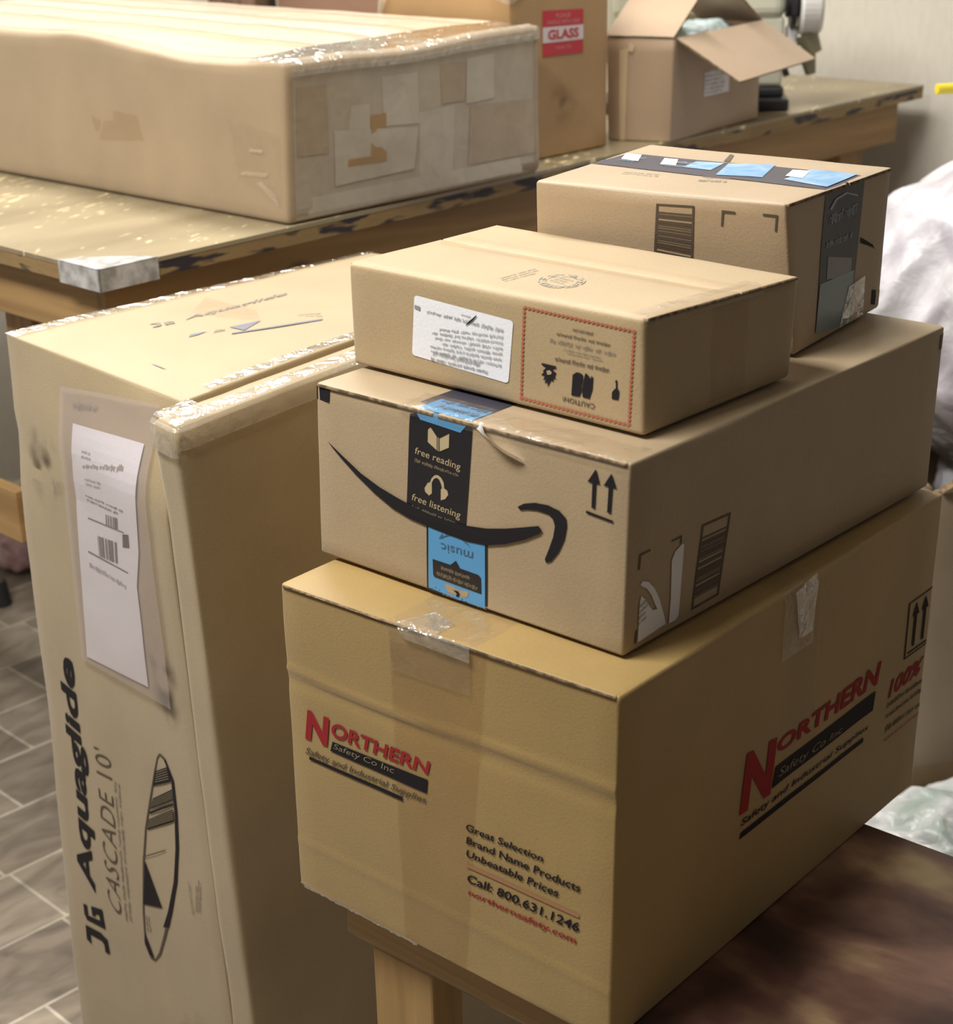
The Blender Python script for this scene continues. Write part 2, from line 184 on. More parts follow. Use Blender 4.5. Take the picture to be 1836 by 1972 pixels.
# ------------------------------------------------------------------ camera
EYE = 1.5
cd = bpy.data.cameras.new('camera'); cam = bpy.data.objects.new('camera', cd); COL.objects.link(cam)
_p, _r = CAM['pitch'], CAM['roll']
_u0 = Vector((0, math.sin(_p), math.cos(_p))); _x0 = Vector((1, 0, 0))
_f = Vector((0, math.cos(_p), -math.sin(_p)))
_x = _x0 * math.cos(_r) + _u0 * math.sin(_r); _u = _u0 * math.cos(_r) - _x0 * math.sin(_r)
_m = Matrix((_x, _u, -_f)).transposed().to_4x4(); _m.translation = (0, 0, EYE)
cam.matrix_world = _m
cd.sensor_fit = 'HORIZONTAL'; cd.sensor_width = 36.0; cd.lens = 36.0 * CAM['f'] / 1836
cd.shift_x = (918 - CAM['cx']) / 1836; cd.shift_y = (CAM['cy'] - 986) / 1836
cd.clip_start = 0.05
cd.dof.use_dof = True; cd.dof.focus_distance = 1.62; cd.dof.aperture_fstop = 9.0
S.camera = cam
# ------------------------------------------------------------------ light
S.view_settings.view_transform = 'Standard'; S.view_settings.look = 'None'
S.view_settings.gamma = 1.0; S.view_settings.exposure = 0.0
w = bpy.data.worlds.new('room_air'); S.world = w; w.use_nodes = True
w.node_tree.nodes['Background'].inputs[0].default_value = (1.0, 0.95, 0.88, 1)
w.node_tree.nodes['Background'].inputs[1].default_value = 0.085
def lamp(name, loc, sx, sy, rz, watts, color=(1.0, 0.975, 0.92)):
    l = bpy.data.lights.new(name, 'AREA'); l.shape = 'RECTANGLE'; l.size = sx; l.size_y = sy
    l.energy = watts; l.color = color
    o = bpy.data.objects.new(name, l); COL.objects.link(o); o.location = loc; o.rotation_euler = (0, 0, rz)
    return o
YAW = 0.815
RD = Vector((math.sin(YAW), math.cos(YAW), 0)); LD = Vector((-math.cos(YAW), math.sin(YAW), 0))   # along the work table / across it
LA = math.atan2(LD.y, LD.x); A_RD = math.atan2(RD.y, RD.x)
p_ = RD * 0.20 + LD * 1.55; lamp('ceiling_light', (p_.x, p_.y, 2.6), 1.3, 0.4, LA, 68)
p_ = RD * 1.95 + LD * 2.0; lamp('ceiling_light', (p_.x, p_.y, 2.6), 1.3, 0.4, LA, 44)
p_ = RD * 1.75 + LD * 3.35; lamp('ceiling_light', (p_.x, p_.y, 2.6), 1.3, 0.4, A_RD, 30)
# ------------------------------------------------------------------ materials
def new_mat(name):
    m = bpy.data.materials.new(name); m.use_nodes = True
    nt = m.node_tree; nt.nodes.clear()
    out = nt.nodes.new('ShaderNodeOutputMaterial'); b = nt.nodes.new('ShaderNodeBsdfPrincipled')
    nt.links.new(b.outputs[0], out.inputs[0])
    return m, nt, b
def N(nt, kind, **kw):
    n = nt.nodes.new(kind)
    for k, v in kw.items():
        if hasattr(n, k): setattr(n, k, v)
        else: n.inputs[k].default_value = v
    return n
def ramp(nt, src, stops):
    r = nt.nodes.new('ShaderNodeValToRGB'); e = r.color_ramp.elements
    while len(e) < len(stops): e.new(0.5)
    for el, (p, c) in zip(e, stops): el.position = p; el.color = (c[0], c[1], c[2], 1)
    nt.links.new(src, r.inputs[0]); return r.outputs[0]
def coords(nt, rot=0.0, scale=(1, 1, 1)):
    t = nt.nodes.new('ShaderNodeTexCoord'); mp = nt.nodes.new('ShaderNodeMapping')
    mp.inputs['Rotation'].default_value = (0, 0, rot); 
    # rotate first, then stretch
    nt.links.new(t.outputs['Object'], mp.inputs[0])
    m2 = nt.nodes.new('ShaderNodeMapping'); m2.inputs['Scale'].default_value = scale
    nt.links.new(mp.outputs[0], m2.inputs[0]); return m2.outputs[0]
def plain(name, c, rough=0.6, metal=0.0, spec=0.5):
    m, nt, b = new_mat(name); b.inputs['Base Color'].default_value = (*c, 1)
    b.inputs['Roughness'].default_value = rough; b.inputs['Metallic'].default_value = metal
    b.inputs['Specular IOR Level'].default_value = spec; return m
def card(name, c, var=0.10, rough=0.5, spec=0.5):
    m, nt, b = new_mat(name); co = coords(nt)
    n1 = N(nt, 'ShaderNodeTexNoise', Scale=9.0, Detail=4.0); nt.links.new(co, n1.inputs['Vector'])
    n2 = N(nt, 'ShaderNodeTexNoise', Scale=420.0, Detail=2.0); nt.links.new(co, n2.inputs['Vector'])
    mx = N(nt, 'ShaderNodeMix', data_type='FLOAT'); mx.inputs[0].default_value = 0.35
    nt.links.new(n1.outputs[0], mx.inputs[2]); nt.links.new(n2.outputs[0], mx.inputs[3])
    col = ramp(nt, mx.outputs[0], [(0.3, [x * (1 - var) for x in c]), (0.7, [x * (1 + var) for x in c])])
    nt.links.new(col, b.inputs['Base Color']); b.inputs['Roughness'].default_value = rough
    b.inputs['Specular IOR Level'].default_value = spec
    b.inputs['Sheen Weight'].default_value = 0.22; b.inputs['Sheen Roughness'].default_value = 0.45
    bp = N(nt, 'ShaderNodeBump', Strength=0.12, Distance=0.002); nt.links.new(n2.outputs[0], bp.inputs['Height'])
    nt.links.new(bp.outputs[0], b.inputs['Normal']); return m
def edge_mat(name, c):
    m, nt, b = new_mat(name); co = coords(nt)
    n1 = N(nt, 'ShaderNodeTexNoise', Scale=160.0, Detail=3.0); nt.links.new(co, n1.inputs['Vector'])
    col = ramp(nt, n1.outputs[0], [(0.42, [x * 0.4 for x in c]), (0.62, c)])
    nt.links.new(col, b.inputs['Base Color']); b.inputs['Roughness'].default_value = 0.9; return m
def tape_mat(name, tint=(0.86, 0.82, 0.75), gl=0.55, rough=0.16, wr=0.5, haze=0.08, hc=(0.75, 0.71, 0.66)):
    m = bpy.data.materials.new(name); m.use_nodes = True; nt = m.node_tree; nt.nodes.clear()
    out = nt.nodes.new('ShaderNodeOutputMaterial'); co = coords(nt)
    n1 = N(nt, 'ShaderNodeTexNoise', Scale=48.0, Detail=3.0, Distortion=0.8); nt.links.new(co, n1.inputs['Vector'])
    bp = N(nt, 'ShaderNodeBump', Strength=wr, Distance=0.006); nt.links.new(n1.outputs[0], bp.inputs['Height'])
    tr = N(nt, 'ShaderNodeBsdfTransparent'); tr.inputs[0].default_value = (*tint, 1)
    df = N(nt, 'ShaderNodeBsdfDiffuse'); df.inputs[0].default_value = (*hc, 1)
    g = N(nt, 'ShaderNodeBsdfGlossy'); g.inputs['Roughness'].default_value = rough; g.inputs[0].default_value = (1, 1, 1, 1)
    nt.links.new(bp.outputs[0], g.inputs['Normal'])
    lw = N(nt, 'ShaderNodeLayerWeight', Blend=0.5); pw = N(nt, 'ShaderNodeMath', operation='POWER'); pw.inputs[1].default_value = 4.0; nt.links.new(lw.outputs['Facing'], pw.inputs[0])
    fr = N(nt, 'ShaderNodeMath', operation='MULTIPLY_ADD'); fr.inputs[1].default_value = 0.9; fr.inputs[2].default_value = 0.05; nt.links.new(pw.outputs[0], fr.inputs[0])
    ml = N(nt, 'ShaderNodeMath', operation='MULTIPLY'); ml.inputs[1].default_value = gl * 1.8; nt.links.new(fr.outputs[0], ml.inputs[0])
    m1 = nt.nodes.new('ShaderNodeMixShader'); m1.inputs[0].default_value = haze
    nt.links.new(tr.outputs[0], m1.inputs[1]); nt.links.new(df.outputs[0], m1.inputs[2])
    m2 = nt.nodes.new('ShaderNodeMixShader'); nt.links.new(ml.outputs[0], m2.inputs[0])
    nt.links.new(m1.outputs[0], m2.inputs[1]); nt.links.new(g.outputs[0], m2.inputs[2])
    nt.links.new(m2.outputs[0], out.inputs[0]); return m
def smudge_mat(name, c, scale=30.0, top=0.6):    # dirt: soft-edged, broken up by noise
    m = bpy.data.materials.new(name); m.use_nodes = True; nt = m.node_tree; nt.nodes.clear()
    out = nt.nodes.new('ShaderNodeOutputMaterial'); t = nt.nodes.new('ShaderNodeTexCoord')
    sb = N(nt, 'ShaderNodeVectorMath', operation='SUBTRACT'); sb.inputs[1].default_value = (0.5, 0.5, 0.5); nt.links.new(t.outputs['Generated'], sb.inputs[0])
    ln = N(nt, 'ShaderNodeVectorMath', operation='LENGTH'); nt.links.new(sb.outputs[0], ln.inputs[0])
    fo = ramp(nt, ln.outputs['Value'], [(0.12, (1, 1, 1)), (0.48, (0, 0, 0))])
    n1 = N(nt, 'ShaderNodeTexNoise', Scale=scale, Detail=5.0); nt.links.new(t.outputs['Object'], n1.inputs['Vector'])
    k = ramp(nt, n1.outputs[0], [(0.45, (0, 0, 0)), (0.65, (1, 1, 1))])
    ml = N(nt, 'ShaderNodeMath', operation='MULTIPLY'); nt.links.new(fo, ml.inputs[0]); nt.links.new(k, ml.inputs[1])
    m2 = N(nt, 'ShaderNodeMath', operation='MULTIPLY'); m2.inputs[1].default_value = top; nt.links.new(ml.outputs[0], m2.inputs[0])
    tr = nt.nodes.new('ShaderNodeBsdfTransparent'); df = N(nt, 'ShaderNodeBsdfDiffuse'); df.inputs[0].default_value = (*c, 1)
    mx = nt.nodes.new('ShaderNodeMixShader'); nt.links.new(m2.outputs[0], mx.inputs[0]); nt.links.new(tr.outputs[0], mx.inputs[1]); nt.links.new(df.outputs[0], mx.inputs[2])
    nt.links.new(mx.outputs[0], out.inputs[0]); return m
def film(name, c, rough=0.25):                  # tape you see as a slightly paler or darker skin on the board
    m, nt, b = new_mat(name); co = coords(nt)
    n1 = N(nt, 'ShaderNodeTexNoise', Scale=30.0, Detail=5.0, Distortion=0.8); nt.links.new(co, n1.inputs['Vector'])
    nt.links.new(ramp(nt, n1.outputs[0], [(0.35, [x * 0.95 for x in c]), (0.68, [x * 1.06 for x in c])]), b.inputs['Base Color']); b.inputs['Roughness'].default_value = rough
    bp = N(nt, 'ShaderNodeBump', Strength=0.2, Distance=0.004); nt.links.new(n1.outputs[0], bp.inputs['Height']); nt.links.new(bp.outputs[0], b.inputs['Normal']); return m
def wood(name, c1, c2, ang, rough=0.5, knots=True, scale=1.0, vertical=False):
    m, nt, b = new_mat(name)
    sc = (1.2 * scale, 16 * scale, 16 * scale) if not vertical else (16 * scale, 16 * scale, 1.2 * scale)
    co = coords(nt, -ang, sc)
    n1 = N(nt, 'ShaderNodeTexNoise', Scale=1.6, Detail=6.0, Distortion=0.8); nt.links.new(co, n1.inputs['Vector'])
    col = ramp(nt, n1.outputs[0], [(0.32, c1), (0.68, c2)])
    if knots:
        co2 = coords(nt, -ang, (4 * scale, 9 * scale, 9 * scale) if not vertical else (9, 9, 4))
        v = N(nt, 'ShaderNodeTexVoronoi', Scale=1.1); nt.links.new(co2, v.inputs['Vector'])
        k = ramp(nt, v.outputs['Distance'], [(0.06, (0.22, 0.17, 0.15)), (0.15, (1, 1, 1))])
        mx = N(nt, 'ShaderNodeMix', data_type='RGBA', blend_type='MULTIPLY'); mx.inputs[0].default_value = 0.9
        nt.links.new(col, mx.inputs[6]); nt.links.new(k, mx.inputs[7]); col = mx.outputs[2]
    nt.links.new(col, b.inputs['Base Color']); b.inputs['Roughness'].default_value = rough
    b.inputs['Specular IOR Level'].default_value = 0.3
    bp = N(nt, 'ShaderNodeBump', Strength=0.15, Distance=0.003); nt.links.new(n1.outputs[0], bp.inputs['Height'])
    nt.links.new(bp.outputs[0], b.inputs['Normal']); return m
# ------------------------------------------------------------------ object helpers
def tag(o, label=None, cat=None, group=None, kind=None):
    if label: o['label'] = label
    if cat: o['category'] = cat
    if group: o['group'] = group
    if kind: o['kind'] = kind
    return o
def empty(name, loc, label, cat, group=None):
    o = bpy.data.objects.new(name, None); COL.objects.link(o); o.location = loc; o.empty_display_size = 0.05
    return tag(o, label, cat, group)
class MB:                                       # collects polygons in world space, links them as one mesh object
    def __init__(s): s.v = []; s.f = []; s.mi = []; s.mats = []
    def mat(s, m):
        if m not in s.mats: s.mats.append(m)
        return s.mats.index(m)
    def add(s, vs, fs, m):
        k = len(s.v); i = s.mat(m); s.v += [Vector(p) for p in vs]
        for f in fs: s.f.append([k + a for a in f]); s.mi.append(i)
    def box(s, o, ex, ey, ez, m):               # o corner, three edge vectors
        o, ex, ey, ez = map(Vector, (o, ex, ey, ez))
        vs = [o + ex * a + ey * b + ez * c for c in (0, 1) for b in (0, 1) for a in (0, 1)]
        s.add(vs, [(0, 2, 3, 1), (4, 5, 7, 6), (0, 1, 5, 4), (2, 6, 7, 3), (0, 4, 6, 2), (1, 3, 7, 5)], m)
    def tube(s, pts, rad, m, n=16, cap=True):
        pts = [Vector(p) for p in pts]; rad = rad if isinstance(rad, (list, tuple)) else [rad] * len(pts)
        vs, fs = [], []
        for i, p in enumerate(pts):
            d = (pts[min(i + 1, len(pts) - 1)] - pts[max(i - 1, 0)]).normalized()
            a = d.cross(Vector((0, 0, 1)) if abs(d.z) < 0.9 else Vector((1, 0, 0))).normalized(); b = d.cross(a)
            for k in range(n):
                t = 2 * math.pi * k / n; vs.append(p + (a * math.cos(t) + b * math.sin(t)) * rad[i])
        for i in range(len(pts) - 1):
            for k in range(n):
                fs.append((i * n + k, i * n + (k + 1) % n, (i + 1) * n + (k + 1) % n, (i + 1) * n + k))
        if cap: fs += [tuple(range(n)), tuple(range((len(pts) - 1) * n, len(pts) * n))]
        s.add(vs, fs, m)
    def build(s, name, parent=None, loc=None, bevel=0.0, seg=2, smooth=False):
        base = Vector(parent.location) if parent else Vector(loc or (0, 0, 0))
        if parent and parent.parent: base = base + Vector(parent.parent.location)
        me = bpy.data.meshes.new(name); me.from_pydata([p - base for p in s.v], [], s.f)
        for m in s.mats: me.materials.append(m)
        me.polygons.foreach_set('material_index', s.mi)
        bm = bmesh.new(); bm.from_mesh(me); bmesh.ops.recalc_face_normals(bm, faces=bm.faces[:])
        if bevel: bmesh.ops.bevel(bm, geom=bm.edges[:], offset=bevel, segments=seg, profile=0.5, affect='EDGES', clamp_overlap=True)
        bm.to_mesh(me); bm.free()
        if smooth:
            for p in me.polygons: p.use_smooth = True
        me.update()
        o = bpy.data.objects.new(name, me); COL.objects.link(o)
        if parent: o.parent = parent
        else: o.location = base
        return o
def nz(p, f=1.0, seed=0.0): return noise.noise(Vector(p) * f + Vector((seed, seed * 1.7, seed * 0.3)))
class Hex:                                      # a real, slightly out-of-true carton: eight corners, rounded folds, gentle dents
    def __init__(s, key, amp=0.0012, rad=0.003, seed=0.0, extra=None):
        n, l, b, r, nt_, lt, bt, rt = [Vector(p) for p in HEX[key]]
        s.c = ((l, n, b, r), (lt, nt_, bt, rt))
        s.la = ((l - n).length + (lt - nt_).length) / 2; s.lb = ((n - r).length + (nt_ - rt).length) / 2; s.lc = ((nt_ - n).length + (lt - l).length) / 2
        s.A = (n - l).normalized(); s.B = (r - n).normalized(); s.C = (nt_ - n).normalized()
        s.amp, s.rad, s.seed, s.extra = amp, rad, seed, extra
        s.base = (n + l + b + r) / 4
    def tri(s, a, b, c):
        def lay(q): 
            l, n, bk, r = q
            return (l * (1 - a) + n * a) * (1 - b) + (bk * (1 - a) + r * a) * b
        return lay(s.c[0]) * (1 - c) + lay(s.c[1]) * c
    def pt(s, a, b, c, bnd=(0, 1, 0, 1, 0, 1), rad=None, off=0.0, amp=None):
        rad = s.rad if rad is None else rad; amp = s.amp if amp is None else amp
        L = (s.la, s.lb, s.lc); q = [a * L[0], b * L[1], c * L[2]]; d = [0, 0, 0]
        for i in range(3):
            lo, hi = bnd[2 * i] * L[i] + rad, bnd[2 * i + 1] * L[i] - rad
            k = min(max(q[i], lo), hi) if hi > lo else (lo + hi) / 2
            d[i] = q[i] - k; q[i] = k
        dv = Vector(d); 
        if dv.length > 1e-9: dv.normalize()
        q = [q[i] + dv[i] * rad for i in range(3)]
        P = s.tri(q[0] / L[0], q[1] / L[1], q[2] / L[2])
        nrm = s.A * dv.x + s.B * dv.y + s.C * dv.z
        if amp:
            h = nz(P, 5.0, s.seed) * 1.3 + nz(P, 16.0, s.seed + 3) * 0.5
            if nrm.z < -0.3: h = 0.0
            elif nrm.z > 0.3: h = -abs(h) * 0.8
            P = P + nrm * (h * amp)
        if s.extra: P = P + s.extra(a, b, c, P)
        return P + nrm * off
    def surf(s, face, u, v, off=0.0):
        u = min(max(u, 0), 1); v = min(max(v, -0.0), 1)
        if face == 'F': return s.pt(u, 0, v, off=off)
        if face == 'R': return s.pt(1, u, v, off=off)
        return s.pt(u, v, 1, off=off)
    def part(s, name, parent, m, bnd=(0, 1, 0, 1, 0, 1), rad=None, n=(14, 14, 10), amp=None, endm=None, mb=None, skip=(), smooth=True):
        rad = s.rad if rad is None else rad; L = (s.la, s.lb, s.lc); g = []
        for i in range(3):
            lo, hi = bnd[2 * i], bnd[2 * i + 1]; r = min(rad / L[i], (hi - lo) / 2)
            e = [lo, lo + r * 0.42, lo + r]; k = n[i]
            mid = [lo + r + (hi - lo - 2 * r) * j / k for j in range(1, k)]
            x = e + mid + [hi - r, hi - r * 0.42, hi]
            o = [x[0]]
            for y in x[1:]:
                if y - o[-1] > 1e-7: o.append(y)
            g.append(o)
        vs, fs, ix, mi = [], [], {}, []
        def vid(i, j, k):
            if (i, j, k) not in ix:
                ix[(i, j, k)] = len(vs); vs.append(s.pt(g[0][i], g[1][j], g[2][k], bnd, rad, amp=amp))
            return ix[(i, j, k)]
        na, nb, nc = len(g[0]) - 1, len(g[1]) - 1, len(g[2]) - 1
        for i in range(na):
            for j in range(nb):
                for k, nm in ((0, 'bottom'), (nc, 'top')):
                    if nm in skip: continue
                    fs.append((vid(i, j, k), vid(i + 1, j, k), vid(i + 1, j + 1, k), vid(i, j + 1, k))); mi.append(0)
        for i in range(na):
            for k in range(nc):
                for j, nm in ((0, 'F'), (nb, 'B')):
                    if nm in skip: continue
                    fs.append((vid(i, j, k), vid(i + 1, j, k), vid(i + 1, j, k + 1), vid(i, j, k + 1))); mi.append(1 if endm and 'F' in endm else 0)
        for j in range(nb):
            for k in range(nc):
                for i, nm in ((0, 'L'), (na, 'R')):
                    if nm in skip: continue
                    fs.append((vid(i, j, k), vid(i, j + 1, k), vid(i, j + 1, k + 1), vid(i, j, k + 1))); mi.append(1 if endm and 'R' in endm else 0)
        b = mb or MB(); b.add(vs, fs, m)
        if endm:
            k = b.mat(EDGE); b.mi[-len(mi):] = [k if q else b.mat(m) for q in mi]
        return b if mb else b.build(name, parent, smooth=smooth)
def txt2d(s, shear=0.0, bold=0.0, sp=1.0):
    c = bpy.data.curves.new('lettering', 'FONT'); c.body = s; c.shear = shear; c.offset = bold; c.space_character = sp; c.resolution_u = 3
    o = bpy.data.objects.new('lettering', c); me = bpy.data.meshes.new_from_object(o)
    vs = [(v.co.x, v.co.y) for v in me.vertices]; fs = [tuple(p.vertices) for p in me.polygons]
    bpy.data.objects.remove(o); bpy.data.meshes.remove(me); bpy.data.curves.remove(c)
    return vs, fs
class Print:                                    # ink, paper or tape lying on one carton
    def __init__(s, hx): s.h = hx; s.b = MB()
    def bil(s, q, x, y):
        (a, b, c, d) = q
        return [(a[i] * (1 - x) + b[i] * x) * (1 - y) + (d[i] * (1 - x) + c[i] * x) * y for i in (0, 1)]
    def patch(s, face, q, m, off, nu=6, nv=6, wob=0.0):
        q = UV[q] if isinstance(q, str) else q
        vs = []
        for j in range(nv + 1):
            for i in range(nu + 1):
                u, v = s.bil(q, i / nu, j / nv); P = s.h.surf(face, u, v, off)
                if wob: P = P + s.h.C.cross(s.h.A) * 0 + (s.h.surf(face, u, v, off + wob * (0.5 + 0.5 * nz(P, 60.0))) - P)
                vs.append(P)
        fs = [(j * (nu + 1) + i, j * (nu + 1) + i + 1, (j + 1) * (nu + 1) + i + 1, (j + 1) * (nu + 1) + i) for j in range(nv) for i in range(nu)]
        s.b.add(vs, fs, m); return s
    def poly(s, face, q, m, off):
        q = UV[q] if isinstance(q, str) else q
        t = tessellate_polygon([[Vector((p[0], p[1], 0)) for p in q]])
        s.b.add([s.h.surf(face, p[0], p[1], off) for p in q], [tuple(x) for x in t], m); return s
    def text(s, face, q, string, m, off, shear=0.0, bold=0.0, sp=1.0):
        q = UV[q] if isinstance(q, str) else q
        vs, fs = txt2d(string, shear, bold, sp)
        x0, x1 = min(p[0] for p in vs), max(p[0] for p in vs); y0, y1 = min(p[1] for p in vs), max(p[1] for p in vs)
        pts = []
        for x, y in vs:
            u, v = s.bil(q, (x - x0) / (x1 - x0), (y - y0) / (y1 - y0)); pts.append(s.h.surf(face, u, v, off))
        s.b.add(pts, fs, m); return s
    def rect(s, face, q, x0, y0, x1, y1, m, off, nu=1, nv=1):
        q = UV[q] if isinstance(q, str) else q
        return s.patch(face, [s.bil(q, *p) for p in ((x0, y0), (x1, y0), (x1, y1), (x0, y1))], m, off, nu, nv)
    def frame(s, face, q, tx, ty, m, off):
        for a in ((0, 0, 1, ty), (0, 1 - ty, 1, 1), (0, ty, tx, 1 - ty), (1 - tx, ty, 1, 1 - ty)): s.rect(face, q, *a, m, off, 6, 6)
        return s
    def lines(s, face, q, rows, m, off, words=6, dens=1.0, fill=1.0, seed=1):   # fine print too small to read
        q = UV[q] if isinstance(q, str) else q; rg = random.Random(seed)
        for r in range(rows):
            y1 = 1 - r / rows; y0 = y1 - 0.62 / rows if rows > 1 else 0.0
            x = 0.0; end = 1.0 if rows == 1 else rg.uniform(0.82, 1.0) * fill
            while x < end - 0.01:
                wl = rg.uniform(0.5, 1.5) / words
                e = min(x + wl, end); cw = 0.022 / dens
                while x < e - cw * 0.8:
                    h0 = y0 + (y1 - y0) * rg.choice((0.0, 0.18, 0.18)); h1 = y1 - (y1 - y0) * rg.choice((0, 0.25, 0.25))
                    s.rect(face, q, x, h0, x + cw * 0.28, h1, m, off)
                    k = rg.random()
                    if k < 0.6: s.rect(face, q, x, h1 - (h1 - h0) * 0.22, x + cw * 0.7, h1, m, off)
                    if k > 0.3: s.rect(face, q, x + cw * 0.48, h0, x + cw * 0.72, h1, m, off)
                    if k > 0.75: s.rect(face, q, x, h0, x + cw * 0.7, h0 + (h1 - h0) * 0.2, m, off)
                    x += cw
                x = e + 0.35 * cw + 0.012
        return s
    def bars(s, face, q, n, m, off, seed=3, along='y', lo=0.0, hi=1.0):
        rg = random.Random(seed); x = lo
        while x < hi - 0.005:
            w_ = rg.choice((0.4, 0.7, 1.0, 1.6)) / n * (hi - lo)
            if along == 'y': s.rect(face, q, 0, x, 1, min(x + w_, hi), m, off, 2, 1)
            else: s.rect(face, q, x, 0, min(x + w_, hi), 1, m, off, 1, 2)
            x += w_ + rg.choice((0.4, 0.6, 1.1)) / n * (hi - lo)
        return s
    def done(s, name, parent, label=None, smooth=False):
        o = s.b.build(name, parent, smooth=smooth)
        if label: o['label'] = label
        return o
EDGE = edge_mat('cut_corrugation', (0.30, 0.21, 0.12))
K_A = card('kraft_mid', (0.395, 0.295, 0.178)); K_N = card('kraft_golden', (0.375, 0.25, 0.088)); K_W = card('kraft_warm', (0.41, 0.302, 0.168))
K_T = card('kraft_pinkish', (0.41, 0.30, 0.185)); K_Q = card('kraft_tan', (0.375, 0.288, 0.168)); K_L = card('kraft_sand', (0.39, 0.29, 0.185))
K_G = card('kraft_orange', (0.40, 0.245, 0.105)); K_O = card('kraft_brown', (0.38, 0.27, 0.175)); K_D = card('kraft_grey', (0.36, 0.28, 0.19)); K_R = card('kraft_red_brown', (0.26, 0.15, 0.10))
K_IN = card('kraft_inside', (0.56, 0.42, 0.25))
INK = plain('black_ink', (0.016, 0.014, 0.018), 0.7, 0.0, 0.2); INKF = plain('faded_ink', (0.20, 0.175, 0.145), 0.7); INKG = plain('grey_ink', (0.27, 0.26, 0.24), 0.7)
INKB = plain('brown_ink', (0.085, 0.062, 0.045), 0.6); RED = plain('red_ink', (0.33, 0.025, 0.03), 0.7, 0.0, 0.2); REDF = plain('pale_red_ink', (0.40, 0.12, 0.06), 0.7); TANL = plain('tan_red_ink', (0.42, 0.20, 0.10), 0.7)
KR = plain('kraft_coloured_ink', (0.50, 0.40, 0.24), 0.6); KRD = plain('dim_kraft_ink', (0.27, 0.22, 0.135), 0.6)
PAPER = card('white_paper', (0.80, 0.80, 0.84), 0.03, 0.6); WHITE = plain('white_print', (0.78, 0.76, 0.72), 0.5)
TBLK = plain('black_printed_tape', (0.018, 0.017, 0.021), 0.24); TBLU = plain('blue_printed_tape', (0.10, 0.33, 0.62), 0.28); TNAVY = plain('dark_purple_tape', (0.045, 0.042, 0.062), 0.4, 0.0, 0.4)
TGREY = plain('grey_blue_tape', (0.19, 0.27, 0.30), 0.25); TBLD = plain('dim_blue_ink', (0.06, 0.12, 0.22), 0.4); TLB = plain('pale_blue_ink', (0.25, 0.34, 0.43), 0.4)
CLEAR = tape_mat('clear_tape', (0.975, 0.96, 0.94), 0.45, 0.16, 0.6, 0.03); CLEARB = tape_mat('brown_clear_tape', (0.95, 0.92, 0.88), 0.2, 0.3, 0.3, 0.01); GREYT = tape_mat('milky_tape', (0.97, 0.965, 0.96), 0.45, 0.22, 0.5, 0.17, (0.70, 0.62, 0.52))
FM1 = film('milky_tape_skin', (0.46, 0.395, 0.31)); FM2 = film('pale_tape_skin', (0.53, 0.47, 0.385)); FM3 = film('tan_tape_skin', (0.41, 0.325, 0.225)); FM4 = film('top_tape_skin', (0.56, 0.47, 0.36), 0.2)
GLAZE = tape_mat('crinkled_tape_and_glint', (0.98, 0.97, 0.95), 1.2, 0.09, 1.0, 0.16, (0.85, 0.80, 0.70))
FILM = tape_mat('clear_pouch_film', (0.96, 0.93, 0.935), 0.35, 0.2, 0.4, 0.2, (0.62, 0.56, 0.58)); CLEARW = tape_mat('matte_clear_tape', (0.96, 0.94, 0.91), 0.05, 0.35, 0.2, 0.0); SMUDGE = smudge_mat('grey_smudge', (0.07, 0.055, 0.05)); SMUDB = smudge_mat('brown_smudge', (0.10, 0.055, 0.025), 18.0, 0.5); CURL = plain('glare_white_tape', (0.88, 0.88, 0.88), 0.15, 0.0, 0.8)  # the white of the curled tape is a painted highlight
# ------------------------------------------------------------------ the room
def floor_mat():
    m, nt, b = new_mat('slate_vinyl'); co = coords(nt, -math.radians(43))
    br = N(nt, 'ShaderNodeTexBrick', offset=0.5, squash=0.62, squash_frequency=3)
    for k, v in (('Scale', 1.0), ('Mortar Size', 0.0032), ('Mortar Smooth', 0.3), ('Bias', 0.0), ('Brick Width', 0.27), ('Row Height', 0.165)): br.inputs[k].default_value = v
    br.inputs['Color1'].default_value = (0.36, 0.31, 0.25, 1); br.inputs['Color2'].default_value = (0.20, 0.165, 0.135, 1); br.inputs['Mortar'].default_value = (0.50, 0.46, 0.39, 1)
    nt.links.new(co, br.inputs['Vector'])
    n1 = N(nt, 'ShaderNodeTexNoise', Scale=11.0, Detail=7.0, Distortion=1.2); nt.links.new(coords(nt, -math.radians(43), (0.7, 1.6, 1)), n1.inputs['Vector'])
    c = ramp(nt, n1.outputs[0], [(0.3, (0.62, 0.60, 0.58)), (0.72, (1.38, 1.36, 1.3))])
    mx = N(nt, 'ShaderNodeMix', data_type='RGBA', blend_type='MULTIPLY'); mx.inputs[0].default_value = 1.0
    nt.links.new(br.outputs[0], mx.inputs[6]); nt.links.new(c, mx.inputs[7]); nt.links.new(mx.outputs[2], b.inputs['Base Color'])
    b.inputs['Roughness'].default_value = 0.38; return m
def wall_mat():
    m, nt, b = new_mat('painted_wallboard'); co = coords(nt, 0, (1, 1, 0.35))
    n1 = N(nt, 'ShaderNodeTexNoise', Scale=70.0, Detail=4.0); nt.links.new(co, n1.inputs['Vector'])
    nt.links.new(ramp(nt, n1.outputs[0], [(0.35, (0.555, 0.52, 0.455)), (0.65, (0.59, 0.555, 0.485))]), b.inputs['Base Color']); b.inputs['Roughness'].default_value = 0.8
    return m
def struct(name, b): o = b.build(name); o['kind'] = 'structure'; return o
TC = Vector((-0.3955, 2.1757, 0))               # near corner of the work table on the floor plan
def tp(r, l, z=0.0): p = TC + RD * r + LD * l; p.z = z; return p
WALL = wall_mat()
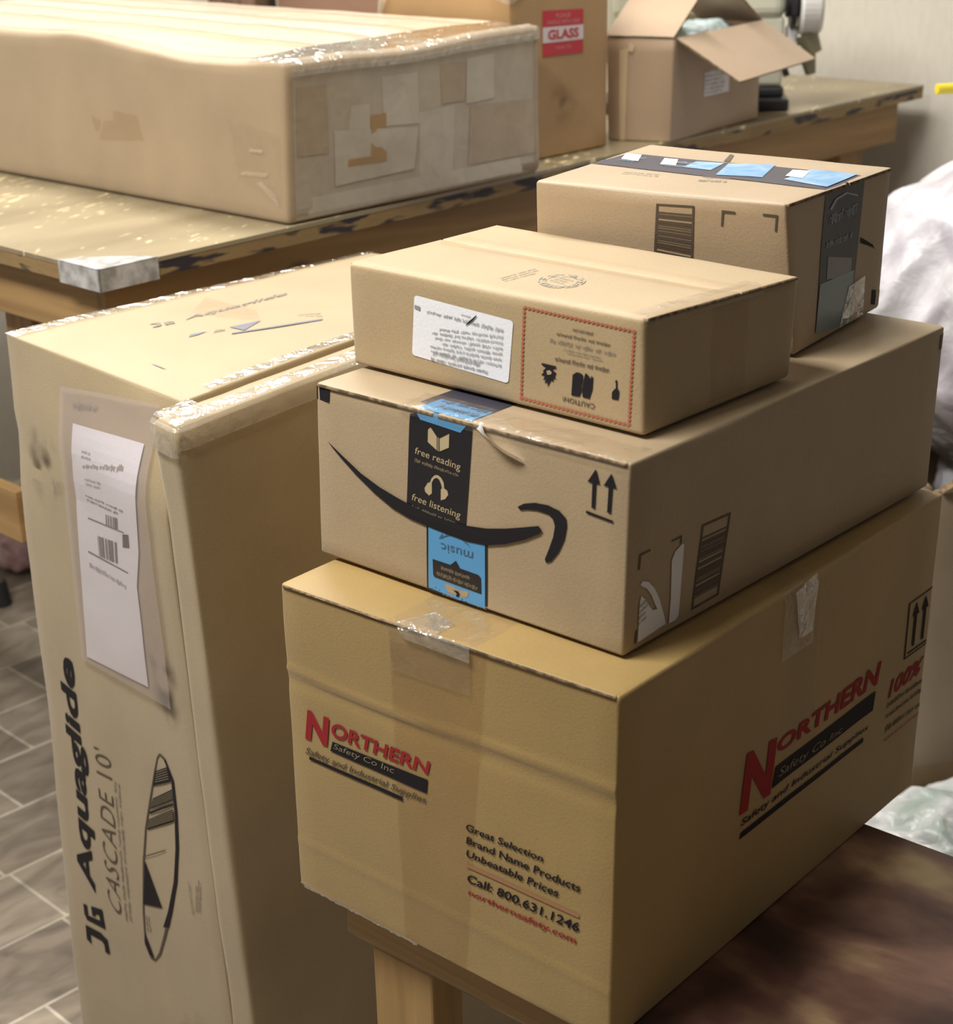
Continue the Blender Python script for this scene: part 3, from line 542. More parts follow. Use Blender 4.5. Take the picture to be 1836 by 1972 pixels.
b = MB(); b.box(tp(-3.4, 1.9, -0.1), RD * 5.48, LD * -5.2, (0, 0, 0.1), floor_mat()); struct('floor', b)
b = MB(); b.box(tp(2.08, 1.9, 0), RD * 0.1, LD * -5.2, (0, 0, 2.7), WALL); struct('wall_right', b)
b = MB(); b.box(tp(-3.4, 1.9, 0), RD * 5.58, LD * 0.1, (0, 0, 2.7), WALL); struct('wall_back', b)
b = MB(); b.box(tp(-3.4, 2.0, 2.7), RD * 5.58, LD * -5.3, (0, 0, 0.08), plain('ceiling_white', (0.8, 0.78, 0.74), 0.9)); struct('ceiling', b)
# ------------------------------------------------------------------ work table
def top_mat():
    m, nt, b = new_mat('worn_yellow_board'); A = math.atan2(RD.y, RD.x)
    co = coords(nt, -A, (2.0, 9.0, 9.0))
    n1 = N(nt, 'ShaderNodeTexNoise', Scale=1.4, Detail=5.0); nt.links.new(co, n1.inputs['Vector'])
    base = ramp(nt, n1.outputs[0], [(0.3, (0.24, 0.19, 0.115)), (0.7, (0.34, 0.28, 0.175))])
    v = N(nt, 'ShaderNodeTexNoise', Scale=1.0, Detail=2.5, Distortion=0.5); nt.links.new(coords(nt, -A - 0.35, (26.0, 120.0, 20.0)), v.inputs['Vector'])
    g = N(nt, 'ShaderNodeTexNoise', Scale=5.0, Detail=1.0); nt.links.new(coords(nt), g.inputs['Vector'])
    add = N(nt, 'ShaderNodeMath', operation='MULTIPLY_ADD'); add.inputs[1].default_value = 0.45; nt.links.new(g.outputs[0], add.inputs[0]); nt.links.new(v.outputs[0], add.inputs[2])
    k = ramp(nt, add.outputs[0], [(0.885, (0, 0, 0)), (0.93, (1, 1, 1))])
    mx = N(nt, 'ShaderNodeMix', data_type='RGBA'); nt.links.new(k, mx.inputs[0]); nt.links.new(base, mx.inputs[6]); mx.inputs[7].default_value = (0.80, 0.68, 0.40, 1)
    nt.links.new(mx.outputs[2], b.inputs['Base Color']); b.inputs['Roughness'].default_value = 0.33; b.inputs['Specular IOR Level'].default_value = 0.5; return m
def worn_edge():
    m, nt, b = new_mat('worn_dark_edge'); co = coords(nt, -math.atan2(RD.y, RD.x), (5, 5, 22))
    n1 = N(nt, 'ShaderNodeTexNoise', Scale=2.0, Detail=3.0); nt.links.new(co, n1.inputs['Vector'])
    nt.links.new(ramp(nt, n1.outputs[0], [(0.43, (0.03, 0.022, 0.03)), (0.5, (0.30, 0.20, 0.085)), (0.75, (0.24, 0.155, 0.07))]), b.inputs['Base Color']); b.inputs['Roughness'].default_value = 0.6; return m
A_R = math.atan2(RD.y, RD.x); A_L = math.atan2(LD.y, LD.x)
PINE_R = wood('pine_along', (0.25, 0.145, 0.06), (0.42, 0.265, 0.115), A_R); PINE_L = wood('pine_across', (0.27, 0.16, 0.065), (0.47, 0.30, 0.13), A_L); PINE_V = wood('pine_upright', (0.27, 0.155, 0.065), (0.44, 0.275, 0.12), 0, vertical=True)
TZ = 1.0008; TL_, TW = 2.03, 1.45
tab = empty('work_table', tp(1.0, 0.7, 0), 'long wooden work table with worn yellow top and pine legs', 'table')
b = MB(); b.box(tp(0, 0, TZ - 0.006), RD * TL_, LD * TW, (0, 0, 0.006), top_mat())
b.box(tp(0.0005, 0.0005, TZ - 0.026), RD * (TL_ - .001), LD * (TW - .001), (0, 0, 0.0198), worn_edge()); b.build('tabletop', tab)
b = MB(); b.box(tp(0.02, 0.02, TZ - 0.108), RD * 1.95, LD * 0.02, (0, 0, 0.082), PINE_R); b.build('apron', tab, bevel=0.002)
b = MB(); b.box(tp(0.022, 0.042, TZ - 0.108), RD * 0.02, LD * (TW - 0.08), (0, 0, 0.082), PINE_L); b.build('apron', tab, bevel=0.002)
b = MB(); b.box(tp(0.02, TW - 0.04, TZ - 0.108), RD * 1.95, LD * 0.02, (0, 0, 0.082), PINE_R); b.build('apron', tab, bevel=0.002)
for r_, l_ in ((0.044, 0.042), (1.80, 0.022 + 0.02), (0.05, TW - 0.12), (1.80, TW - 0.12), (0.044, 0.255)):
    b = MB(); b.box(tp(r_, l_, 0), RD * 0.082, LD * 0.075, (0, 0, TZ - 0.0265), PINE_V); b.build('leg', tab, bevel=0.003)
b = MB(); b.box(tp(0.022, 0.33, 0.52), RD * 0.021, LD * (TW - 0.37), (0, 0, 0.085), PINE_L); b.build('lower_rail', tab, bevel=0.002)
def duct():
    m, nt, b = new_mat('duct_tape'); n1 = N(nt, 'ShaderNodeTexNoise', Scale=45.0, Detail=4.0); nt.links.new(coords(nt), n1.inputs['Vector'])
    nt.links.new(ramp(nt, n1.outputs[0], [(0.35, (0.33, 0.33, 0.32)), (0.65, (0.68, 0.68, 0.70))]), b.inputs['Base Color']); b.inputs['Roughness'].default_value = 0.32; b.inputs['Metallic'].default_value = 0.35
    bp = N(nt, 'ShaderNodeBump', Strength=0.4, Distance=0.003); nt.links.new(n1.outputs[0], bp.inputs['Height']); nt.links.new(bp.outputs[0], b.inputs['Normal']); return m
DU = duct(); b = MB()
b.box(tp(-0.002, -0.002, TZ - 0.029), RD * 0.095, LD * 0.003, (0, 0, 0.0305), DU); b.box(tp(-0.002, -0.002, TZ - 0.029), RD * 0.003, LD * 0.095, (0, 0, 0.0305), DU)
P = [tp(-0.002, -0.002, TZ + 0.0012), tp(0.093, -0.002, TZ + 0.0012), tp(0.085, 0.02, TZ + 0.0012), tp(0.02, 0.085, TZ + 0.0012), tp(-0.002, 0.093, TZ + 0.0012)]
b.add(P + [p - Vector((0, 0, 0.001)) for p in P], [(0, 1, 2, 3, 4), (9, 8, 7, 6, 5)] + [(i, (i + 1) % 5, 5 + (i + 1) % 5, 5 + i) for i in range(5)], DU)
o = b.build('corner_patch', tab); o['label'] = 'silver duct tape wrapped over the table corner'
# ------------------------------------------------------------------ low bench
BY = 0.75; RB = Vector((math.sin(BY), math.cos(BY), 0)); LB = Vector((-math.cos(BY), math.sin(BY), 0)); BZ = 0.5353
def bpnt(r, l, z): p = RB * r + LB * l; p.z = z; return p
def bench_top():
    m, nt, b = new_mat('stained_bench_top'); co = coords(nt, -math.atan2(LB.y, LB.x), (3.0, 6.0, 6.0))
    n1 = N(nt, 'ShaderNodeTexNoise', Scale=1.5, Detail=8.0, Distortion=0.3); nt.links.new(co, n1.inputs['Vector'])
    n2 = N(nt, 'ShaderNodeTexNoise', Scale=4.5, Detail=4.0); nt.links.new(coords(nt), n2.inputs['Vector'])
    c = ramp(nt, n1.outputs[0], [(0.36, (0.10, 0.05, 0.04)), (0.50, (0.29, 0.16, 0.115)), (0.62, (0.60, 0.44, 0.24))])
    k = ramp(nt, n2.outputs[0], [(0.40, (0.26, 0.17, 0.19)), (0.56, (1, 1, 1))])
    mx = N(nt, 'ShaderNodeMix', data_type='RGBA', blend_type='MULTIPLY'); mx.inputs[0].default_value = 0.85
    nt.links.new(c, mx.inputs[6]); nt.links.new(k, mx.inputs[7]); nt.links.new(mx.outputs[2], b.inputs['Base Color']); b.inputs['Roughness'].default_value = 0.42; return m
PINE_B = wood('pine_bench', (0.28, 0.165, 0.065), (0.45, 0.285, 0.12), math.atan2(LB.y, LB.x)); PINE_BV = wood('pine_bench_leg', (0.33, 0.20, 0.08), (0.50, 0.32, 0.135), 0, vertical=True)
bench = empty('low_bench', bpnt(1.2, 0.3, 0), 'low wooden bench with dark stained top under the carton stack', 'bench')
b = MB(); b.box(bpnt(0.998, -0.6, BZ - 0.006), RB * 0.43, LB * 1.634, (0, 0, 0.006), bench_top()); b.box(bpnt(0.994, -0.6, BZ - 0.052), RB * 0.438, LB * 1.64, (0, 0, 0.0455), PINE_B); b.build('seat_board', bench, bevel=0.004)
for r_, l_ in ((0.996, 0.926), (1.36, 0.926), (0.996, -0.56), (1.36, -0.56)):
    b = MB(); b.box(bpnt(r_, l_, 0), RB * 0.045, LB * 0.08, (0, 0, BZ - 0.0525), PINE_BV); b.build('leg', bench, bevel=0.003)
# ------------------------------------------------------------------ carton helpers
def carton(hx, name, label, group=None): return empty(name, hx.base, label, 'box', group)
def flaps(hx, root, m, axis='a', t=0.0042, gap=0.004, mid=0.5, over=0.004):
    lc = hx.lc; c0 = 1 - t / lc
    if axis == 'a':                             # folded on the left and right sides, cut ends to front and back
        g = gap / hx.la / 2; ov = over / hx.lb; e = 0.003 / hx.la
        for bn in ((e, mid - g, -ov * .4, 1, c0, 1), (mid + g, 1 - e, -ov * .4, 1, c0, 1)):
            hx.part('flap', root, m, bn, rad=0.0018, n=(10, 14, 1), endm='F')
    else:                                       # folded on front and back, cut ends to the sides
        g = gap / hx.lb / 2; ov = over / hx.la; e = 0.003 / hx.lb
        for bn in ((0, 1 + ov * .4, e, mid - g, c0, 1), (0, 1 + ov * .4, mid + g, 1 - e, c0, 1)):
            hx.part('flap', root, m, bn, rad=0.0018, n=(14, 10, 1), endm='R')
    return c0
def body(hx, root, m, t=0.0002, n=(16, 16, 12)): return hx.part('body', root, m, (0, 1, 0, 1, 0, 1 - t / hx.lc), n=n)
# ------------------------------------------------------------------ big golden carton on the bench
def nx(a, b, c, P):
    if b > 0.02 or c > 0.98: return Vector()
    return Vector((-0.68, -0.73, 0)) * (0.0016 * math.exp(-((c - 0.735 + 0.01 * math.sin(a * 5)) / 0.009) ** 2) + 0.0008 * math.exp(-((c - 0.16) / 0.01) ** 2) - 0.001 * math.exp(-((c - 0.70) / 0.02) ** 2))
h = Hex('N', 0.0016, 0.003, 1.0, nx); r = carton(h, 'cardboard_carton', 'large golden-brown carton with red logos at the bottom of the front stack')
body(h, r, K_N, n=(16, 16, 70)); flaps(h, r, K_N, 'a', mid=0.47)
p = Print(h); p.patch('F', 'nf_tape', CLEARB, 0.0004, 8, 16); p.patch('F', [(0.365, 0.86), (0.60, 0.86), (0.60, 1.0), (0.35, 1.0)], CLEAR, 0.0011, 14, 10, 0.0012); p.patch('T', [(0.35, 0.0), (0.61, 0.0), (0.61, 1), (0.36, 1)], CLEAR, 0.0006, 14, 20, 0.0008); p.done('packing_tape', r)
p = Print(h); p.patch('T', [(0.38, 0.0), (0.50, 0.0), (0.50, 0.045), (0.42, 0.06)], GLAZE, 0.0016, 10, 6, 0.001); p.patch('F', [(0.41, 0.965), (0.60, 0.955), (0.60, 1.0), (0.38, 1.0)], GLAZE, 0.0020, 14, 6, 0.0012); p.done('tape_edge_and_glint', r)  # pale patches added for the white glare on the taped seam
p = Print(h); p.patch('F', [(0.02, 0.001), (0.42, 0.001), (0.42, 0.011), (0.02, 0.011)], GLAZE, 0.0012, 30, 2, 0.001); p.done('tape_edge_and_glint', r)  # pale strip painting in the highlight along the bottom edge
p = Print(h); p.patch('R', [(0.495, 0.84), (0.535, 0.84), (0.545, 1.0), (0.47, 0.99)], GLAZE, 0.0022, 8, 8, 0.002); p.done('tape_edge_and_glint', r)  # pale patch standing in for glints at the top of the side tape
p = Print(h); p.text('F', 'nf_N', 'N', RED, 0.0008, 0.0, 0.05).text('F', 'nf_O', 'ORTHERN', RED, 0.0008, 0.0, 0.03).patch('F', 'nf_bar', INK, 0.0007, 10, 2).text('F', 'nf_bart', 'Safety Co Inc', KRD, 0.0011, 0.15)
p.text('F', 'nf_tag', 'Safety and Industrial Supplies', INKB, 0.0008, 0.15, 0.01).patch('F', 'nf_und', INK, 0.0008, 8, 1); p.done('printed_logo', r, 'small red and black printed logo on the front')
p = Print(h)
for k, s_ in (('nf_t1', 'Great Selection'), ('nf_t2', 'Brand Name Products'), ('nf_t3', 'Unbeatable Prices'), ('nf_t4', 'Call: 800.631.1246')): p.text('F', k, s_, INK, 0.0008, 0.1, 0.018)
p.patch('F', 'nf_ln', TANL, 0.0008, 8, 1).text('F', 'nf_t5', 'northernsafety.com', RED, 0.0008, 0.1, 0.018); p.done('printed_text', r)
p = Print(h); p.text('R', 'nr_N', 'N', RED, 0.0008, 0.0, 0.05).text('R', 'nr_O', 'ORTHERN', RED, 0.0008, 0.0, 0.03).patch('R', 'nr_bar', INK, 0.0007, 10, 2).text('R', 'nr_bart', 'Safety Co Inc', KRD, 0.0011, 0.15)
p.text('R', 'nr_tag', 'Safety and Industrial Supplies', INK, 0.0008, 0.15, 0.01).patch('R', 'nr_und', INK, 0.0008, 8, 1); p.done('printed_logo', r, 'large red and black printed logo on the long side')
p = Print(h); p.text('R', 'nr_100', '100%', RED, 0.0008, 0.2, 0.03).lines('R', 'nr_l1', 1, INK, 0.0008, 3, 0.7, seed=2).lines('R', 'nr_l2', 1, INK, 0.0008, 3, 0.7, seed=3).lines('R', 'nr_l3', 1, INK, 0.0008, 4, 0.7, seed=4).lines('R', 'nr_l4', 1, RED, 0.0008, 4, 0.8, seed=5); p.done('printed_text', r)
def arrows(p, face, q, m, off, box=True):
    if box: p.frame(face, q, 0.05, 0.022, m, off)
    for x in (0.32, 0.68):
        for poly in ([(x, 0.93), (x - 0.13, 0.70), (x + 0.13, 0.70)], [(x - 0.05, 0.72), (x - 0.05, 0.15), (x + 0.05, 0.15), (x + 0.05, 0.72)]):
            p.poly(face, [p.bil(UV[q], a, c) for a, c in poly], m, off)
    p.rect(face, q, 0.12, 0.06, 0.88, 0.085, m, off)
p = Print(h); arrows(p, 'R', 'nr_arrow', INK, 0.0008); p.done('printed_symbol', r)
p = Print(h); p.patch('R', 'nr_tape', CLEARB, 0.0005, 6, 14); p.patch('R', [(0.445, 0.80), (0.545, 0.80), (0.545, 1.0), (0.445, 1.0)], CLEAR, 0.001, 8, 8, 0.0015); p.patch('T', [(0.93, 0.46), (1.0, 0.46), (1.0, 0.54), (0.93, 0.54)], CLEAR, 0.0007, 4, 4, 0.001); p.done('packing_tape', r)
# ------------------------------------------------------------------ long carton with a curved arrow
h = Hex('A', 0.0010, 0.003, 4.0); r = carton(h, 'cardboard_carton', 'long kraft carton with a curved black arrow and black-and-blue tape, second in the front stack')
body(h, r, K_A); flaps(h, r, K_A, 'a', mid=0.42)
p = Print(h); p.patch('F', 'af_black', TBLK, 0.0005, 6, 8)
for k in ('af_bk1', 'af_bk2', 'af_hp1', 'af_hp2', 'af_hp3'): p.poly('F', k, KR, 0.0009)
p.poly('F', 'af_bk3', KRD, 0.0009)
p.text('F', 'af_fr', 'free reading', KR, 0.0009).lines('F', 'af_frs', 1, KRD, 0.0009, 5, 1.0, seed=8).text('F', 'af_fl', 'free listening', KR, 0.0009).lines('F', 'af_fls', 1, KRD, 0.0009, 5, 1.0, seed=9)
p.done('printed_tape', r, 'black packing tape printed with a book and headphones')
p = Print(h); p.patch('F', 'af_blue', TBLK, 0.0004, 6, 8).patch('F', 'af_bluein', TBLU, 0.0008, 6, 8)
rg = random.Random(5)
for i in range(16):
    x = i / 16; q_ = UV['af_blue']; y = rg.uniform(0.0, 0.05); p.poly('F', [p.bil(q_, x, -0.03), p.bil(q_, x + 0.06, -0.03), p.bil(q_, x + 0.03, y + 0.02)], rg.choice((K_A, TBLU, TBLK)), 0.0011)
p.poly('F', 'af_call', TBLK, 0.0011).poly('F', 'af_bx', K_A, 0.0010).poly('F', 'af_q', INK, 0.0013).poly('F', 'af_mus', TBLD, 0.0011)
p.text('F', 'af_music', 'music', TBLD, 0.0011).lines('F', 'af_cl1', 1, KRD, 0.0014, 2, 1.0, seed=10).lines('F', 'af_cl2', 1, KRD, 0.0014, 3, 0.9, seed=11); p.done('printed_tape', r, 'light blue packing tape with an upside-down print and torn end')
p = Print(h); p.poly('F', 'af_smile', INK, 0.0014).poly('F', 'af_head', INK, 0.0008); p.done('printed_arrow', r, 'curved black arrow printed across the front')
p = Print(h); p.poly('F', 'af_ar1', INK, 0.0008).poly('F', 'af_ar2', INK, 0.0008).poly('F', 'af_arb', INK, 0.0008); p.done('this_way_up_arrows', r)
p = Print(h); p.poly('F', 'af_sq', INK, 0.0008); p.done('printed_square', r)
p = Print(h); p.patch('F', [(0.30, 0.955), (0.985, 0.955), (0.985, 1.0), (0.30, 1.0)], CLEAR, 0.0010, 30, 5, 0.0016); p.patch('T', [(0.30, 0.0), (0.985, 0.0), (0.985, 0.07), (0.30, 0.07)], CLEAR, 0.0010, 30, 6, 0.0016); p.done('packing_tape', r, 'crinkled clear tape along the front top edge')
p = Print(h); p.patch('T', [(0.33, 0.0), (0.53, 0.0), (0.53, 0.95), (0.33, 0.95)], TNAVY, 0.0004, 6, 20); p.patch('T', [(0.36, 0.003), (0.53, 0.003), (0.53, 0.06), (0.36, 0.06)], TBLU, 0.0008, 6, 4); p.lines('T', [(0.52, 0.07), (0.37, 0.07), (0.37, 0.02), (0.52, 0.02)], 2, TNAVY, 0.0012, 3, 0.6, seed=4)
p.patch('F', [(0.37, 0.945), (0.50, 0.93), (0.53, 1.0), (0.35, 1.0)], TBLU, 0.0009, 8, 4); p.done('printed_tape', r, 'blue and dark printed tape over the top seam')
tl = MB(); q_ = UV['af_tail']; n_ = len(q_) // 2; up, lo = q_[:n_], q_[n_:][::-1]
ta, tb = [], []
for i in range(12):
    t = i / 11 * (n_ - 1); k = min(int(t), n_ - 2); f_ = t - k
    u_ = [up[k][j] * (1 - f_) + up[k + 1][j] * f_ for j in (0, 1)]; l_ = [lo[k][j] * (1 - f_) + lo[k + 1][j] * f_ for j in (0, 1)]
    ta.append(h.surf('F', *u_, 0.0012)); tb.append(h.surf('F', *l_, 0.0015 + 0.008 * math.sin(i / 11 * math.pi * 0.9)))
tl.add(ta + tb, [(i, i + 1, 13 + i, 12 + i) for i in range(11)], CURL); tl.build('tape_tail', r, smooth=True)  # clear tape tail, coloured white to carry its glare
p = Print(h)
for k in ('ar_m1', 'ar_m2', 'ar_m3', 'ar_sq'): q = Print(h); q.poly('R', k, INKB, 0.0005); q.done('printed_square' if k == 'ar_sq' else 'corner_mark', r)
p.frame('R', 'ar_bc', 0.06, 0.026, INKB, 0.0005).bars('R', 'ar_bc', 26, INKB, 0.0005, 6, 'y', 0.13, 0.84); p.done('printed_barcode', r)
p = Print(h)
for k in ('ar_l1', 'ar_l2', 'ar_l3'): p.poly('R', k, PAPER, 0.0008)
q_ = UV['ar_l1']; p.lines('R', [(0.035, 0.12), (0.06, 0.14), (0.06, 0.26), (0.035, 0.24)], 4, INKG, 0.0012, 2, 0.3, seed=3); p.done('torn_label', r, 'torn remains of a white paper label')
# ------------------------------------------------------------------ flat carton with the white label
def wx(a, b, c, P): return Vector((0, 0, -0.0028 * math.exp(-((b - 0.6) / 0.05) ** 2) * min(1.0, 10 * a, 10 * max(0.0, 1 - a)))) if c > 0.95 else Vector()
h = Hex('W', 0.0011, 0.0048, 7.0, wx); r = carton(h, 'cardboard_carton', 'flat kraft carton with white label and red-bordered warning panel, third in front stack')
body(h, r, K_W); flaps(h, r, K_W, 'b', mid=0.6, gap=0.001)
def roundq(p, q, rad, asp, n=5):
    o = []
    for cx, cy, a0 in ((rad, rad * asp, 180), (1 - rad, rad * asp, 270), (1 - rad, 1 - rad * asp, 0), (rad, 1 - rad * asp, 90)):
        for i in range(n + 1):
            a = math.radians(a0 + 90 * i / n); o.append(p.bil(q, cx + rad * math.cos(a), cy + rad * asp * math.sin(a)))
    return o
p = Print(h); p.poly('F', roundq(p, UV['wf_lab'], 0.035, 1.6), PAPER, 0.0006)
p.lines('F', 'wf_r1', 1, INKG, 0.001, 6, 1.5, seed=21).lines('F', 'wf_r0', 1, INKG, 0.001, 1, 0.4, seed=22).lines('F', 'wf_rows', 6, INKG, 0.001, 7, 1.4, 0.95, seed=23).lines('F', 'wf_b1', 1, INKF, 0.001, 6, 1.2, seed=24).lines('F', 'wf_b2', 1, INKG, 0.001, 6, 1.2, seed=25)
p.poly('F', 'wf_tick', INK, 0.0012).poly('F', 'wf_mk', INKG, 0.0011); p.done('shipping_label', r, 'white paper label with upside-down fine print')
p = Print(h); q_ = UV['wf_frame']
def zig(p, q, n, w0, m, off, side):
    for i in range(n):
        x0, x1 = i / n, (i + 0.62) / n
        pts = {'b': [(x0, 0), (x1, 0), (x1 + 0.4 / n, w0), (x0 + 0.4 / n, w0)], 't': [(x0, 1 - w0), (x1, 1 - w0), (x1 + 0.4 / n, 1), (x0 + 0.4 / n, 1)], 'l': [(0, x0), (w0 * .8, x0 + 0.4 / n), (w0 * .8, x1 + 0.4 / n), (0, x1)], 'r': [(1 - w0 * .8, x0), (1, x0 + 0.4 / n), (1, x1 + 0.4 / n), (1 - w0 * .8, x1)]}[side]
        p.poly('F', [p.bil(q, a, c) for a, c in pts], m, off)
for sd, n_ in (('b', 26), ('t', 26), ('l', 22), ('r', 22)): zig(p, q_, n_, 0.032, REDF, 0.0006, sd)
p.frame('F', [p.bil(q_, a, c) for a, c in ((0.008, 0.01), (0.992, 0.01), (0.992, 0.99), (0.008, 0.99))], 0.010, 0.012, REDF, 0.0005)
for k, n_, w_ in (('wf_p1', 1, 2), ('wf_p2', 1, 4), ('wf_p3', 1, 5), ('wf_p4', 2, 4), ('wf_p5', 1, 4)): p.lines('F', k, n_, INKF if k in ('wf_p4', 'wf_p3') else INKB, 0.0006, w_, 1.0, seed=len(k) + n_ + w_)
p.text('F', 'wf_caut', 'CAUTION!', INKB, 0.0006, 0, 0.01, 1.1).poly('F', 'wf_fl', INK, 0.0006).poly('F', 'wf_flc', K_W, 0.0009).poly('F', 'wf_gl1', INK, 0.0006).poly('F', 'wf_gl2', INK, 0.0006).poly('F', 'wf_bt', INK, 0.0006); p.done('warning_panel', r, 'upside-down warning panel in a red border')
p = Print(h); q_ = UV['wt_seal']
def ring(p, face, q, r0, r1, m, off, n=40, gaps=0.0, seed=1):
    rg = random.Random(seed)
    for i in range(n):
        if rg.random() < gaps: continue
        a0, a1 = 2 * math.pi * i / n, 2 * math.pi * (i + 1) / n
        p.poly(face, [p.bil(q, 0.5 + rr * math.cos(a), 0.5 + rr * math.sin(a)) for rr, a in ((r0, a0), (r1, a0), (r1, a1), (r0, a1))], m, off)
STAMP = plain('pale_blue_grey_ink', (0.33, 0.30, 0.24), 0.7)
ring(p, 'T', q_, 0.47, 0.5, STAMP, 0.0006, 40, 0.15); ring(p, 'T', q_, 0.38, 0.44, STAMP, 0.0006, 60, 0.5, 2); ring(p, 'T', q_, 0.33, 0.35, STAMP, 0.0006, 40, 0.2, 3)
p.lines('T', [p.bil(q_, a, c) for a, c in ((0.28, 0.3), (0.72, 0.3), (0.72, 0.7), (0.28, 0.7))], 3, STAMP, 0.0006, 3, 0.5, seed=5)
p.lines('T', 'wt_band', 3, STAMP, 0.0006, 3, 0.6, seed=6); p.done('printed_seal', r)
p = Print(h); p.patch('T', [(0.0, 0.52), (1.0, 0.52), (1.0, 0.70), (0.0, 0.70)], CLEARW, 0.0006, 20, 4); p.patch('R', [(0.42, 0.0), (0.66, 0.0), (0.66, 1.0), (0.42, 1.0)], CLEARB, 0.0006, 6, 10); p.patch('R', [(0.40, 0.55), (0.66, 0.5), (0.66, 1.0), (0.36, 1.0)], GLAZE, 0.0010, 10, 8, 0.0015) if False else None
p.done('packing_tape', r)
p = Print(h); p.patch('R', [(0.02, 0.93), (0.75, 0.93), (0.75, 1.0), (0.02, 1.0)], CLEAR, 0.0012, 24, 3, 0.0015); p.patch('T', [(0.95, 0.02), (1.0, 0.02), (1.0, 0.75), (0.95, 0.75)], CLEAR, 0.0012, 4, 20, 0.0015); p.done('tape_edge_and_glint', r)
# ------------------------------------------------------------------ smaller carton behind it
h = Hex('T', 0.0010, 0.003, 9.0); r = carton(h, 'cardboard_carton', 'kraft carton closed with dark printed tape, on the long carton behind the flat carton')
body(h, r, K_T); flaps(h, r, K_T, 'b', mid=0.56)
# one flap corner has sprung open a little
p = Print(h); p.patch('T', 'tt_tape', TNAVY, 0.0006, 20, 4)
TBL2 = film('worn_blue_tape', (0.16, 0.36, 0.60), 0.3); e_ = TBL2.node_tree.nodes['Color Ramp'].color_ramp.elements; e_[0].color = (0.10, 0.30, 0.56, 1); e_[1].color = (0.34, 0.50, 0.68, 1)
for k in ('tt_b1', 'tt_b2', 'tt_b3'): p.patch('T', k, TBL2, 0.0010, 4, 2)
for k in ('tt_w1', 'tt_w2', 'tt_w3'): p.patch('T', k, WHITE, 0.0013, 2, 2)
p.lines('T', [p.bil(UV['tt_tape'], a, c) for a, c in ((0.28, 0.25), (0.40, 0.25), (0.40, 0.75), (0.28, 0.75))], 2, TLB, 0.0012, 2, 0.5, seed=3); p.lines('T', [p.bil(UV['tt_tape'], a, c) for a, c in ((0.10, 0.25), (0.17, 0.25), (0.17, 0.75), (0.10, 0.75))], 2, TLB, 0.0012, 2, 0.5, seed=4)
p.patch('R', 'tr_tape', TNAVY, 0.0006, 6, 12).patch('R', 'tr_tapelo', TGREY, 0.0010, 4, 6).poly('R', 'tr_pk', plain('purple_grey_tape', (0.20, 0.18, 0.22), 0.3), 0.0009)
p.poly('R', 'tr_arc', TLB, 0.0012).text('R', 'tr_t1', 'prime', TLB, 0.0012) if False else p.poly('R', 'tr_arc', TLB, 0.0012).lines('R', 'tr_t1', 1, TLB, 0.0012, 1, 0.35, seed=31)
p.lines('R', 'tr_t2', 1, TLB, 0.0012, 2, 0.4, seed=32); p.done('printed_tape', r, 'dark tape with blue patches over top and right side')
p = Print(h); p.frame('F', 'tf_bc', 0.055, 0.03, INKB, 0.0006).bars('F', 'tf_bc', 22, INKB, 0.0006, 8, 'y', 0.02, 0.86); p.done('printed_barcode', r)
for k in ('tf_m1', 'tf_m2'): p = Print(h); p.poly('F', k, INKB, 0.0006); p.done('corner_mark', r)
for k in ('tr_sq', 'tr_tip'): p = Print(h); p.poly('R', k, INK, 0.0006); p.done('printed_square' if k == 'tr_sq' else 'arrow_tip', r)
p = Print(h); p.lines('T', 'tt_tx', 2, INKG, 0.0006, 5, 0.8, seed=12); p.done('fine_print', r)
p = Print(h); p.lines('T', 'tt_rc', 2, INKF, 0.0006, 3, 0.5, seed=13); p.done('fine_print', r)
p = Print(h); p.patch('T', 'tt_mk', INKB, 0.0006, 2, 2); p.done('printed_square', r)
p = Print(h); p.patch('R', [(0.50, 0.02), (0.78, 0.02), (0.78, 0.30), (0.60, 0.28)], GLAZE, 0.0012, 8, 8, 0.001) ; p.done('packing_tape', r)
# ------------------------------------------------------------------ tall upright carton on the floor, left
def qx(a, b, c, P):
    v = Vector()
    k = max(0.0, 1 - (1 - c) / 0.12); k = k * k * (3 - 2 * k)
    f_ = max(0.0, 1 - b / 0.3)
    v += QB * (0.034 * k * f_ * min(1, a * 1.15))
    dent = math.exp(-((c - 0.84) / 0.012) ** 2) + 0.7 * math.exp(-((c - 0.88) / 0.008) ** 2)
    if a < 0.5 and b < 0.1: v += QB * (0.004 * dent * (1 - a * 2))
    return v
QB = Vector((0.74, 0.67, 0))
h = Hex('Q', 0.0022, 0.003, 12.0, qx); r = carton(h, 'tall_carton', 'tall kraft carton standing on the floor at left with a paddle board drawing')
h.part('body', r, K_Q, (0, 0.884, 0, 1, 0, 1), n=(18, 14, 34), rad=0.004)
h2 = Hex('Q', 0.0025, 0.006, 15.0)
def sx(a, b, c, P): return Vector((0, 0, -0.004 * (1 - b))) + QB * (-0.002)
h2.extra = sx
o = h2.part('side_panel', r, K_Q, (0.886, 1.0, 0, 1, 0, 0.997), n=(6, 14, 34), rad=0.006)
o['label'] = 'overlapping cardboard side panel with taped top edge'
p = Print(h2)
p.patch('F', [(0.888, 0.965), (0.999, 0.965), (0.999, 0.997), (0.888, 0.997)], GLAZE, 0.0015, 16, 8, 0.003); p.patch('T', [(0.888, 0.0), (0.999, 0.0), (0.999, 0.08), (0.888, 0.08)], GLAZE, 0.0015, 12, 10, 0.003)
